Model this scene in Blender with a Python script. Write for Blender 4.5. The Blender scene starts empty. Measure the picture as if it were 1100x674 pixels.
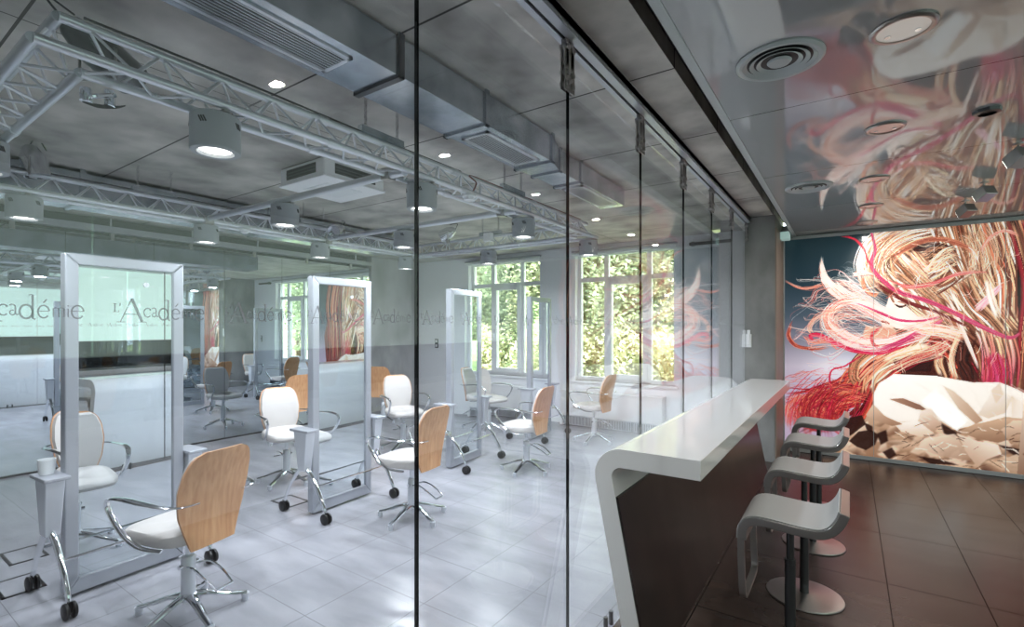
import bpy, math, random
import numpy as np
from mathutils import Vector, Matrix
random.seed(7)
SC = bpy.context.scene
COL = SC.collection
PI = math.pi

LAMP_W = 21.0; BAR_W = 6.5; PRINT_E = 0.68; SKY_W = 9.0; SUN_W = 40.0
# ------------------------------------------------------------------ helpers
def lin(c):
    out = []
    for v in c:
        v = v / 255.0
        out.append(v / 12.92 if v <= 0.04045 else ((v + 0.055) / 1.055) ** 2.4)
    return tuple(out)

def mat(name, rgb, rough=0.5, metal=0.0, coat=0.0, ior=1.5, emit=None, estr=0.0):
    m = bpy.data.materials.new(name); m.use_nodes = True
    b = m.node_tree.nodes['Principled BSDF']
    b.inputs['Base Color'].default_value = (*lin(rgb), 1)
    b.inputs['Roughness'].default_value = rough
    b.inputs['Metallic'].default_value = metal
    b.inputs['IOR'].default_value = ior
    b.inputs['Coat Weight'].default_value = coat
    b.inputs['Coat Roughness'].default_value = 0.05
    if emit:
        b.inputs['Emission Color'].default_value = (*lin(emit), 1)
        b.inputs['Emission Strength'].default_value = estr
    return m

def nt(m):
    return m.node_tree.nodes, m.node_tree.links

def vary(m, c1, c2, scale=4.0, detail=6.0, stretch=(1, 1, 1), bump=0.0, contrast=(0.35, 0.65)):
    """mottled colour between c1 and c2 from a noise texture in object space"""
    n, l = nt(m); b = n['Principled BSDF']
    tc = n.new('ShaderNodeTexCoord'); mp = n.new('ShaderNodeMapping')
    mp.inputs['Scale'].default_value = stretch
    no = n.new('ShaderNodeTexNoise'); no.inputs['Scale'].default_value = scale
    no.inputs['Detail'].default_value = detail
    r = n.new('ShaderNodeValToRGB')
    r.color_ramp.elements[0].position = contrast[0]; r.color_ramp.elements[0].color = (*lin(c1), 1)
    r.color_ramp.elements[1].position = contrast[1]; r.color_ramp.elements[1].color = (*lin(c2), 1)
    l.new(tc.outputs['Object'], mp.inputs['Vector']); l.new(mp.outputs['Vector'], no.inputs['Vector'])
    l.new(no.outputs['Fac'], r.inputs['Fac']); l.new(r.outputs['Color'], b.inputs['Base Color'])
    if bump:
        bp = n.new('ShaderNodeBump'); bp.inputs['Strength'].default_value = bump
        bp.inputs['Distance'].default_value = 0.01
        l.new(no.outputs['Fac'], bp.inputs['Height']); l.new(bp.outputs['Normal'], b.inputs['Normal'])
    return r

def add_lines(m, specs, rgb, axes_src='Object'):
    """joint lines: specs = [(axis, offset, period, width)] drawn in colour rgb"""
    n, l = nt(m); b = n['Principled BSDF']
    tc = n.new('ShaderNodeTexCoord'); sp = n.new('ShaderNodeSeparateXYZ')
    l.new(tc.outputs[axes_src], sp.inputs['Vector'])
    acc = None
    for ax, off, per, wid in specs:
        a = n.new('ShaderNodeMath'); a.operation = 'SUBTRACT'; a.inputs[1].default_value = off - 1000 * per
        l.new(sp.outputs[ax], a.inputs[0])
        d = n.new('ShaderNodeMath'); d.operation = 'DIVIDE'; d.inputs[1].default_value = per
        l.new(a.outputs[0], d.inputs[0])
        f = n.new('ShaderNodeMath'); f.operation = 'FRACT'; l.new(d.outputs[0], f.inputs[0])
        c = n.new('ShaderNodeMath'); c.operation = 'LESS_THAN'; c.inputs[1].default_value = wid / per
        l.new(f.outputs[0], c.inputs[0])
        if acc is None: acc = c
        else:
            mx = n.new('ShaderNodeMath'); mx.operation = 'MAXIMUM'
            l.new(acc.outputs[0], mx.inputs[0]); l.new(c.outputs[0], mx.inputs[1]); acc = mx
    mix = n.new('ShaderNodeMix'); mix.data_type = 'RGBA'
    src = b.inputs['Base Color'].links
    if src: l.new(src[0].from_socket, mix.inputs[6])
    else: mix.inputs[6].default_value = b.inputs['Base Color'].default_value
    mix.inputs[7].default_value = (*lin(rgb), 1)
    l.new(acc.outputs[0], mix.inputs[0]); l.new(mix.outputs[2], b.inputs['Base Color'])
    sv = n.new('ShaderNodeMath'); sv.operation = 'MULTIPLY_ADD'; sv.inputs[1].default_value = -0.42; sv.inputs[2].default_value = 0.5
    l.new(acc.outputs[0], sv.inputs[0]); l.new(sv.outputs[0], b.inputs['Specular IOR Level'])

class MB:
    """collects vertices and faces of one mesh"""
    def __init__(s): s.v = []; s.f = []; s.mi = []; s.cur = 0
    def add(s, vs, fs):
        o = len(s.v); s.v += [tuple(p) for p in vs]
        s.f += [tuple(i + o for i in f) for f in fs]; s.mi += [s.cur] * len(fs)
        return s
    def box(s, x0, x1, y0, y1, z0, z1):
        vs = [(x, y, z) for z in (z0, z1) for y in (y0, y1) for x in (x0, x1)]
        return s.add(vs, [(0, 2, 3, 1), (4, 5, 7, 6), (0, 1, 5, 4), (2, 6, 7, 3), (0, 4, 6, 2), (1, 3, 7, 5)])
    def bar(s, p, q, w, h, up=(0, 0, 1)):
        """box between points p and q, w wide across, h along up"""
        p = Vector(p); q = Vector(q); d = (q - p).normalized(); u = Vector(up)
        if abs(d.dot(u)) > 0.99: u = Vector((1, 0, 0))
        a = d.cross(u).normalized() * w / 2; u = a.cross(d).normalized() * h / 2
        vs = [p - a - u, p + a - u, p + a + u, p - a + u, q - a - u, q + a - u, q + a + u, q - a + u]
        return s.add(vs, [(0, 1, 2, 3), (7, 6, 5, 4), (0, 4, 5, 1), (1, 5, 6, 2), (2, 6, 7, 3), (3, 7, 4, 0)])
    def tube(s, pts, r, n=8, flat=1.0, up=(0, 0, 1), caps=True, closed=False):
        """round or (flat<1) oval tube along pts; r number or list"""
        pts = [Vector(p) for p in pts]; k = len(pts)
        rs = r if isinstance(r, (list, tuple)) else [r] * k
        vs = []; prev = None
        for i, p in enumerate(pts):
            if closed: d = (pts[(i + 1) % k] - pts[i - 1]).normalized()
            else: d = (pts[min(i + 1, k - 1)] - pts[max(i - 1, 0)]).normalized()
            if prev is None:
                u = Vector(up)
                if abs(d.dot(u)) > 0.95: u = Vector((1, 0, 0)) if abs(d.x) < 0.9 else Vector((0, 1, 0))
                a = d.cross(u).normalized()
            else:
                a = prev - d * prev.dot(d); a.normalize()
            prev = a; bb = a.cross(d).normalized()
            for j in range(n):
                t = 2 * PI * j / n
                vs.append(p + a * math.cos(t) * rs[i] + bb * math.sin(t) * rs[i] * flat)
        fs = []
        for i in range(k if closed else k - 1):
            for j in range(n):
                a0 = i * n + j; a1 = i * n + (j + 1) % n
                b0 = ((i + 1) % k) * n + j; b1 = ((i + 1) % k) * n + (j + 1) % n
                fs.append((a0, b0, b1, a1))
        if caps and not closed:
            fs.append(tuple(range(n))); fs.append(tuple(reversed(range((k - 1) * n, k * n))))
        return s.add(vs, fs)
    def cyl(s, c, r, z0, z1, n=24, r1=None):
        r1 = r if r1 is None else r1
        return s.lathe(c, [(0, z0), (r, z0), (r1, z1), (0, z1)], n)
    def lathe(s, c, prof, n=24, mtx=None):
        vs = []; fs = []
        for (r, z) in prof:
            for j in range(n):
                t = 2 * PI * j / n
                p = Vector((r * math.cos(t), r * math.sin(t), z))
                if mtx: p = mtx @ p
                vs.append((c[0] + p.x, c[1] + p.y, c[2] + p.z if len(c) > 2 else p.z))
        for i in range(len(prof) - 1):
            for j in range(n):
                fs.append((i * n + j, i * n + (j + 1) % n, (i + 1) * n + (j + 1) % n, (i + 1) * n + j))
        return s.add(vs, fs)
    def prism(s, poly, a0, a1, f):
        """extrude 2-D poly; f(u, v, a) -> xyz"""
        n = len(poly)
        vs = [f(u, v, a0) for u, v in poly] + [f(u, v, a1) for u, v in poly]
        fs = [tuple(range(n)), tuple(reversed(range(n, 2 * n)))]
        fs += [(i, i + n, (i + 1) % n + n, (i + 1) % n) for i in range(n)]
        return s.add(vs, fs)
    def strip(s, outer, inner, a0, a1, f):
        """extruded band between two equally long polylines"""
        n = len(outer)
        vs = [f(*outer[i], a) for a in (a0, a1) for i in range(n)] + [f(*inner[i], a) for a in (a0, a1) for i in range(n)]
        fs = []
        for i in range(n - 1):
            fs.append((i, i + 1, 2 * n + i + 1, 2 * n + i))
            fs.append((n + i + 1, n + i, 3 * n + i, 3 * n + i + 1))
            fs.append((i + 1, i, n + i, n + i + 1))
            fs.append((2 * n + i, 2 * n + i + 1, 3 * n + i + 1, 3 * n + i))
        fs.append((0, 2 * n, 3 * n, n)); e = n - 1
        fs.append((e, n + e, 3 * n + e, 2 * n + e))
        return s.add(vs, fs)
    def grid(s, rows, close_u=False):
        nu = len(rows[0]); vs = [p for r in rows for p in r]; fs = []
        for i in range(len(rows) - 1):
            for j in range(nu if close_u else nu - 1):
                j2 = (j + 1) % nu
                fs.append((i * nu + j, i * nu + j2, (i + 1) * nu + j2, (i + 1) * nu + j))
        return s.add(vs, fs)
    def build(s, name, m, parent=None, angle=38, bevel=0.0, loc=None):
        me = bpy.data.meshes.new(name); me.from_pydata(s.v, [], s.f); me.validate()
        import bmesh
        bm = bmesh.new(); bm.from_mesh(me); bmesh.ops.recalc_face_normals(bm, faces=bm.faces); bm.to_mesh(me); bm.free()
        ms = m if isinstance(m, (list, tuple)) else [m]
        for x in ms: me.materials.append(x)
        if len(ms) > 1 and len(me.polygons) == len(s.mi):
            me.polygons.foreach_set('material_index', s.mi)
        me.polygons.foreach_set('use_smooth', [True] * len(me.polygons))
        me.set_sharp_from_angle(angle=math.radians(angle))
        o = bpy.data.objects.new(name, me); COL.objects.link(o)
        if loc: o.location = loc
        if parent: o.parent = parent
        if bevel:
            b = o.modifiers.new('Bevel', 'BEVEL'); b.width = bevel; b.segments = 3; b.limit_method = 'ANGLE'
            b.angle_limit = math.radians(40); b.harden_normals = True
        return o

def tag(o, label=None, cat=None, group=None, kind=None):
    if label: o['label'] = label
    if cat: o['category'] = cat
    if group: o['group'] = group
    if kind: o['kind'] = kind
    return o

def thing(name, label, cat, loc=(0, 0, 0), rz=0.0, group=None):
    o = bpy.data.objects.new(name, None); COL.objects.link(o)
    o.empty_display_size = 0.05
    o.location = loc; o.rotation_euler = (0, 0, rz)
    return tag(o, label, cat, group)

def struct(o): o['kind'] = 'structure'; return o

def copy_tree(o, parent=None):
    c = o.copy(); COL.objects.link(c)
    if parent: c.parent = parent
    for ch in list(o.children): copy_tree(ch, c)
    return c

def smooth_pts(pts, k=8):
    """Catmull-Rom through pts"""
    P = [Vector(p) for p in pts]; out = []
    for i in range(len(P) - 1):
        p0 = P[max(i - 1, 0)]; p1 = P[i]; p2 = P[i + 1]; p3 = P[min(i + 2, len(P) - 1)]
        for j in range(k):
            t = j / k
            out.append(0.5 * ((2 * p1) + (p2 - p0) * t + (2 * p0 - 5 * p1 + 4 * p2 - p3) * t * t + (3 * p1 - p0 - 3 * p2 + p3) * t ** 3))
    out.append(P[-1]); return out

def lerp_list(vals, n):
    m = len(vals) - 1; out = []
    for i in range(n):
        t = i / (n - 1) * m; k = min(int(t), m - 1); f = t - k
        out.append(vals[k] * (1 - f) + vals[k + 1] * f)
    return out

def area_light(name, loc, size, power, color=(1, 1, 1), rot=(0, 0, 0), parent=None, spread=None):
    ld = bpy.data.lights.new(name, 'AREA'); ld.shape = 'DISK'; ld.size = size
    ld.energy = power; ld.color = color
    if spread: ld.spread = spread
    o = bpy.data.objects.new(name, ld); COL.objects.link(o); o.location = loc; o.rotation_euler = rot
    if parent: o.parent = parent
    return o

# ------------------------------------------------------------------ materials
M = {}
M['wall_white'] = mat('wall_white', (240, 242, 245), 0.7)
M['paint_white'] = mat('paint_white', (236, 238, 240), 0.35)
M['conc_ceiling'] = mat('concrete_ceiling', (170, 170, 168), 0.75)
vary(M['conc_ceiling'], (140, 137, 133), (204, 201, 194), 2.4, 12, (1, 1, 1), 0.25, (0.32, 0.66))
add_lines(M['conc_ceiling'], [(1, 2.553, 1.0, 0.012), (0, -2.95, 2.6, 0.008)], (74, 72, 70))
M['conc'] = mat('concrete', (150, 152, 152), 0.7)
vary(M['conc'], (104, 105, 104), (152, 152, 150), 2.6, 9, (1, 1, 0.6), 0.3, (0.3, 0.7))
M['conc_pale'] = mat('concrete_pale', (170, 170, 170), 0.7)
vary(M['conc_pale'], (148, 148, 150), (192, 192, 193), 2.6, 9, (1, 1, 0.6), 0.3, (0.3, 0.7))
M['floor_grey'] = mat('floor_grey_tile', (168, 170, 176), 0.24)
vary(M['floor_grey'], (140, 141, 148), (166, 167, 174), 1.7, 7, (1, 3, 1), 0.0, (0.3, 0.7))
add_lines(M['floor_grey'], [(0, -2.035, 0.46, 0.0045), (1, 2.53, 0.46, 0.004)], (116, 117, 122))
M['floor_brown'] = mat('floor_brown_tile', (66, 54, 50), 0.27)
vary(M['floor_brown'], (50, 40, 37), (80, 68, 63), 2.2, 8, (1, 2.2, 1), 0.0, (0.3, 0.75))
add_lines(M['floor_brown'], [(0, 0.193, 0.46, 0.007), (1, 3.86, 0.92, 0.007)], (18, 14, 13))
M['gloss_ceiling'] = mat('gloss_ceiling_foil', (158, 160, 162), 0.045, 0.0, 0.0, 1.9)
add_lines(M['gloss_ceiling'], [(1, 3.02, 1.32, 0.006)], (30, 30, 32))
M['dark'] = mat('dark_void', (14, 13, 13), 0.8)
M['trim_grey'] = mat('trim_grey', (176, 182, 184), 0.4)
M['alu'] = mat('aluminium', (218, 222, 228), 0.3, 0.65)
M['alu_light'] = mat('aluminium_light', (172, 176, 184), 0.36, 0.45)
M['galv'] = mat('galvanised_sheet', (168, 176, 182), 0.25, 0.9)
vary(M['galv'], (160, 170, 178), (206, 212, 218), 5, 5, (1, 1, 1), 0.0)
M['chrome'] = mat('chrome', (225, 228, 232), 0.08, 1.0)
M['steel'] = mat('brushed_steel', (176, 174, 172), 0.28, 0.95)
M['dark_steel'] = mat('dark_steel', (92, 94, 96), 0.3, 0.85)
M['black'] = mat('black_plastic', (20, 20, 22), 0.45)
M['grey_paint'] = mat('lamp_grey_paint', (166, 171, 176), 0.45)
M['white_leather'] = mat('white_leather', (198, 194, 191), 0.42)
M['stool_seat'] = mat('stool_pale_leather', (178, 180, 180), 0.38)
M['solid_white'] = mat('solid_surface_white', (236, 236, 236), 0.12, 0, 0.3)
M['dark_panel'] = mat('dark_wenge_panel', (40, 32, 30), 0.3)
vary(M['dark_panel'], (26, 21, 20), (50, 40, 37), 3, 8, (1, 1, 0.35), 0.0)
M['wood'] = mat('beech_veneer', (206, 158, 112), 0.42)
vary(M['wood'], (200, 146, 104), (220, 172, 128), 7, 5, (6, 6, 0.5), 0.0, (0.35, 0.65))
M['cup'] = mat('frosted_plastic', (226, 230, 232), 0.3)
M['mirror'] = mat('mirror_silver', (228, 235, 238), 0.0, 1.0)
M['mirror_wall'] = mat('mirror_wall_glass', (222, 230, 236), 0.0, 1.0)
M['pale_panel'] = mat('pale_green_glowing_glass', (208, 228, 216), 0.15, 0, 0, 1.5, (205, 230, 216), 1.15)  # emission added to the panel's own pale green
M['black_gloss'] = mat('black_gloss_glass', (10, 11, 12), 0.06)
M['lens'] = mat('lamp_lens', (255, 250, 240), 0.3, 0, 0, 1.5, (255, 250, 240), 6.0)
M['lens_dim'] = mat('lamp_lens_dim', (205, 200, 196), 0.3, 0, 0, 1.5, (255, 244, 232), 0.2)
M['red_cable'] = mat('red_cable', (110, 22, 24), 0.5)
M['green_tint'] = mat('recess_glow', (190, 222, 216), 0.15, 0, 0, 1.5, (190, 225, 220), 0.35)
M['vinyl'] = mat('frosted_grey_vinyl', (150, 154, 156), 0.6)
_n, _l = nt(M['vinyl']); _t = _n.new('ShaderNodeBsdfTranslucent'); _t.inputs[0].default_value = (*lin((150, 154, 156)), 1)
_tr = _n.new('ShaderNodeBsdfTransparent'); _m1 = _n.new('ShaderNodeMixShader'); _m1.inputs[0].default_value = 0.5; _m2 = _n.new('ShaderNodeMixShader'); _m2.inputs[0].default_value = 0.30
_l.new(_n['Principled BSDF'].outputs[0], _m1.inputs[1]); _l.new(_t.outputs[0], _m1.inputs[2]); _l.new(_m1.outputs[0], _m2.inputs[1]); _l.new(_tr.outputs[0], _m2.inputs[2]); _l.new(_m2.outputs[0], _n['Material Output'].inputs['Surface'])
M['leaf'] = []
for k, (a, b) in enumerate([((112, 126, 92), (206, 208, 164)), ((92, 112, 84), (180, 190, 148)), ((140, 150, 108), (222, 220, 182))]):
    m = mat('leaf_green', a, 0.5); vary(m, a, b, 3.0, 4, (1, 1, 1), 0, (0.3, 0.7)); M['leaf'].append(m)
    m.node_tree.nodes['Principled BSDF'].inputs['Transmission Weight'].default_value = 0.0
    _n, _l = nt(m); _t = _n.new('ShaderNodeBsdfTranslucent'); _mx = _n.new('ShaderNodeMixShader'); _mx.inputs[0].default_value = 0.4
    _l.new(_n['Principled BSDF'].inputs['Base Color'].links[0].from_socket, _t.inputs[0]); _l.new(_n['Principled BSDF'].outputs[0], _mx.inputs[1]); _l.new(_t.outputs[0], _mx.inputs[2]); _l.new(_mx.outputs[0], _n['Material Output'].inputs['Surface'])
M['bark'] = mat('bark', (96, 78, 60), 0.9)
M['grass'] = mat('lawn', (96, 120, 62), 0.9); vary(M['grass'], (80, 105, 50), (130, 150, 80), 3, 5)

def glass_mat(name, tint, f0):
    m = bpy.data.materials.new(name); m.use_nodes = True
    n, l = nt(m); n.remove(n['Principled BSDF']); out = n['Material Output']
    tr = n.new('ShaderNodeBsdfTransparent'); tr.inputs[0].default_value = (*tint, 1)
    gl = n.new('ShaderNodeBsdfGlossy'); gl.inputs['Roughness'].default_value = 0.0
    gl.inputs['Color'].default_value = (1, 1, 1, 1)
    lw = n.new('ShaderNodeLayerWeight'); lw.inputs['Blend'].default_value = 0.5
    p = n.new('ShaderNodeMath'); p.operation = 'POWER'; p.inputs[1].default_value = 5
    ma = n.new('ShaderNodeMath'); ma.operation = 'MULTIPLY_ADD'; ma.inputs[1].default_value = 1 - f0; ma.inputs[2].default_value = f0
    mx = n.new('ShaderNodeMixShader')
    l.new(lw.outputs['Facing'], p.inputs[0]); l.new(p.outputs[0], ma.inputs[0]); l.new(ma.outputs[0], mx.inputs[0])
    l.new(tr.outputs[0], mx.inputs[1]); l.new(gl.outputs[0], mx.inputs[2]); l.new(mx.outputs[0], out.inputs['Surface'])
    return m
M['glass'] = glass_mat('clear_glass', (0.962, 0.975, 0.985), 0.05)
M['win_glass'] = glass_mat('window_glass', (0.96, 0.98, 0.98), 0.04)
M['glass_edge'] = mat('glass_edge_dark', (10, 14, 14), 0.15)

# ------------------------------------------------------------------ camera and world
H = 1.6
cam_d = bpy.data.cameras.new('camera'); cam = bpy.data.objects.new('camera', cam_d); COL.objects.link(cam)
cam.location = (0, 0, H); cam.rotation_euler = (PI / 2, 0, math.radians(34.33))
cam_d.sensor_width = 36; cam_d.lens = 36 * 530 / 1100; cam_d.shift_y = 15 / 1100
cam_d.clip_start = 0.02; cam_d.clip_end = 200
SC.camera = cam
w = bpy.data.worlds.new('world'); SC.world = w; w.use_nodes = True
bg = w.node_tree.nodes['Background']; bg.inputs[0].default_value = (0.86, 0.94, 1.0, 1); bg.inputs[1].default_value = SKY_W
sd = bpy.data.lights.new('sun', 'SUN'); sd.energy = SUN_W; sd.angle = 0.02; sd.color = (1, 0.96, 0.88)
so = bpy.data.objects.new('sun', sd); COL.objects.link(so)
so.rotation_euler = Vector((-0.72, 0.14, -0.68)).to_track_quat('-Z', 'Y').to_euler(); so.location = (8, 9, 12)
vs = SC.view_settings; vs.view_transform = 'Standard'; vs.look = 'None'; vs.gamma = 1.0; vs.use_curve_mapping = False
vs.exposure = 0.0
SC.cycles.max_bounces = 14; SC.cycles.transparent_max_bounces = 40; SC.cycles.glossy_bounces = 8
SC.cycles.diffuse_bounces = 5; SC.cycles.caustics_reflective = True; SC.cycles.caustics_refractive = False
SC.cycles.sample_clamp_indirect = 6.0; SC.cycles.use_denoising = True
# ------------------------------------------------------------------ the setting
CEIL = 2.93; BARC = 2.78; GX = -1.03; WY = 7.35
# floors
struct(MB().box(-7.6, GX - 0.012, -3.2, WY + 0.05, -0.1, 0).build('floor', M['floor_grey'])); bpy.data.objects['floor']['label'] = 'grey tiled salon floor'
struct(MB().box(GX - 0.012, 3.0, -3.2, WY + 0.05, -0.1, 0).build('floor_bar', M['floor_brown']))['label'] = 'dark brown tiled bar floor'
struct(MB().box(-7.6, -0.74, -3.2, WY + 0.3, CEIL, CEIL + 0.2).build('ceiling', M['conc_ceiling']))['label'] = 'raw concrete ceiling with seams'
struct(MB().box(-0.56, 3.0, -3.2, WY + 0.3, BARC, BARC + 0.06).build('ceiling_bar', M['gloss_ceiling']))['label'] = 'glossy grey bar ceiling'
struct(MB().box(-0.74, 3.0, -3.2, WY + 0.3, CEIL + 0.1, CEIL + 0.2).build('ceiling_void', M['dark']))
struct(MB().box(-0.60, -0.56, -3.2, WY + 0.0, BARC - 0.004, BARC + 0.06).build('trim_1', M['trim_grey']))['label'] = 'pale edge trim of glossy ceiling'
# back wall with two window openings
W1 = (-3.75, -2.10); W2 = (-6.03, -4.43); WZ = (0.73, 2.83)
b = MB()
for x0, x1 in ((-7.6, W2[0]), (W2[1], W1[0]), (W1[1], 3.0)): b.box(x0, x1, WY, WY + 0.25, 0, CEIL)
for x0, x1 in (W2, W1):
    b.box(x0, x1, WY, WY + 0.25, 0, WZ[0]); b.box(x0, x1, WY, WY + 0.25, WZ[1], CEIL)
struct(b.build('wall_back', M['wall_white']))
struct(MB().box(-7.7, -7.52, -3.2, WY + 0.25, 0, CEIL).build('wall_left', mat('unlit_room_dark', (40, 42, 44), 0.8)))  # dark colour stands for the unlit room behind the mirrored partition
struct(MB().box(-7.6, 3.0, -3.4, -3.2, 0, CEIL + 0.1).build('wall_front', M['wall_white']))
def portal(x0, x1, z0, z1, y, rx):
    ld = bpy.data.lights.new('sky_portal', 'AREA'); ld.shape = 'RECTANGLE'; ld.size = x1 - x0; ld.size_y = z1 - z0; ld.cycles.is_portal = True
    o = bpy.data.objects.new('sky_portal', ld); COL.objects.link(o); o.location = ((x0 + x1) / 2, y, (z0 + z1) / 2); o.rotation_euler = (rx, 0, 0)
portal(*W1, *WZ, WY + 0.26, -PI / 2); portal(*W2, *WZ, WY + 0.26, -PI / 2)
struct(MB().box(2.93, 3.1, -3.2, WY + 0.25, 0, CEIL + 0.2).build('wall_right', M['wall_white']))
# concrete pillars
struct(MB().box(-7.52, -7.36, 6.13, WY, 0, CEIL).build('concrete_column', M['conc_pale'], bevel=0.006))
struct(MB().box(-1.05, -0.72, 6.56, WY, 0, CEIL).build('concrete_column', M['conc'], bevel=0.006))
struct(MB().box(-0.72, -0.705, 6.56, WY, 0, BARC).build('trim_2', mat('wood_strip', (138, 122, 110), 0.5)))
struct(MB().box(-7.36, -1.06, WY - 0.012, WY, 0, 0.07).build('baseboard_back', M['paint_white']))

# windows
def window(n, X0, X1):
    root = bpy.data.objects.new('window_%d' % n, None); COL.objects.link(root); root['kind'] = 'structure'
    y0, y1 = WY + 0.10, WY + 0.17
    m0, m1 = X0 + 0.475, X1 - 0.40
    tz = WZ[0] + 1.62
    fr = MB()
    fr.box(X0, X0 + 0.06, y0, y1, *WZ); fr.box(X1 - 0.06, X1, y0, y1, *WZ)
    fr.box(X0 + 0.002, X1 - 0.002, y0 + 0.003, y1 - 0.003, WZ[0] + 0.001, WZ[0] + 0.06); fr.box(X0 + 0.002, X1 - 0.002, y0 + 0.003, y1 - 0.003, WZ[1] - 0.06, WZ[1] - 0.001)
    fr.box(m0, m0 + 0.07, y0 + 0.001, y1 - 0.001, *WZ); fr.box(m1 - 0.07, m1, y0 + 0.001, y1 - 0.001, *WZ)
    fr.box(X0 + 0.002, X1 - 0.002, y0 + 0.004, y1 - 0.004, tz, tz + 0.07)
    fr.build('window_frame', M['paint_white'], root)
    s = MB()
    a, c = m0 + 0.06, m1 - 0.06
    s.box(a, a + 0.07, y0 - 0.025, y1 - 0.01, WZ[0] + 0.04, tz + 0.01); s.box(c - 0.07, c, y0 - 0.025, y1 - 0.01, WZ[0] + 0.04, tz + 0.01)
    s.box(a + 0.001, c - 0.001, y0 - 0.023, y1 - 0.012, WZ[0] + 0.041, WZ[0] + 0.12); s.box(a + 0.001, c - 0.001, y0 - 0.023, y1 - 0.012, tz - 0.06, tz + 0.009)
    sh = s.build('sash', M['paint_white'], root)
    h = MB(); h.box(a + 0.02, a + 0.05, y0 - 0.04, y0 - 0.025, 1.45, 1.56); h.tube([(a + 0.035, y0 - 0.05, 1.5), (a + 0.035, y0 - 0.06, 1.4)], 0.009, 8)
    h.build('handle', M['alu'], sh)
    g = MB(); ym = (y0 + y1) / 2
    for x0, x1 in ((X0 + 0.055, m0 + 0.005), (m0 + 0.06, m1 - 0.06), (m1 - 0.005, X1 - 0.055)):
        for z0, z1 in ((WZ[0] + 0.055, tz + 0.005), (tz + 0.065, WZ[1] - 0.055)):
            g.box(x0, x1, ym - 0.004, ym + 0.004, z0, z1)
    g.build('pane', M['win_glass'], root)
    MB().box(X0 - 0.04, X1 + 0.04, WY - 0.06, y0, WZ[0] - 0.035, WZ[0]).build('window_sill', M['paint_white'], root, bevel=0.004)
    r = thing('roller_blind', 'rolled up white blind above the %s window' % ('right' if n == 1 else 'left'), 'blind', (X0, WY - 0.05, WZ[1] - 0.03), 0, 'rolled blinds over the windows')
    MB().tube([(-0.02, 0, 0), (X1 - X0 + 0.02, 0, 0)], 0.028, 14).build('roll', M['paint_white'], r)
    MB().box(-0.03, X1 - X0 + 0.03, -0.03, 0.045, 0.032, 0.055).build('bracket', M['alu_light'], r)
window(1, *W1); window(2, *W2)

# radiators under the windows
def radiator(X0, X1, label):
    t = thing('radiator', label, 'radiator', ((X0 + X1) / 2, WY - 0.1, 0), 0, 'low convectors under the windows')
    hw = (X1 - X0) / 2
    b = MB(); b.box(-hw, hw, -0.07, 0.09, 0.17, 0.55); b.box(-hw, -hw + 0.05, -0.07, 0.09, 0.0, 0.17); b.box(hw - 0.05, hw, -0.07, 0.09, 0, 0.17)
    b.box(-hw, hw, 0.0, 0.09, 0.0, 0.17)
    b.build('casing', M['paint_white'], t, bevel=0.006)
    MB().box(-hw - 0.01, hw + 0.01, -0.085, 0.095, 0.55, 0.575).build('top_board', M['paint_white'], t, bevel=0.004)
    n = 4; wv = (2 * hw - 0.1) / n
    for k in range(n):
        g = MB(); x0 = -hw + 0.05 + k * wv
        g.box(x0 + 0.01, x0 + wv - 0.01, -0.062, -0.03, 0.02, 0.165)
        go = g.build('grille', M['alu'], t)
        s = MB()
        for j in range(16):
            xx = x0 + 0.02 + (wv - 0.04) * j / 15
            s.box(xx - 0.004, xx + 0.004, -0.066, -0.060, 0.03, 0.155)
        s.build('slot', M['dark_steel'], go)
radiator(-3.95, -2.25, 'long low white radiator with floor grille under the right window')
radiator(-6.0, -4.4, 'long low white radiator with floor grille under the left window')

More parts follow.
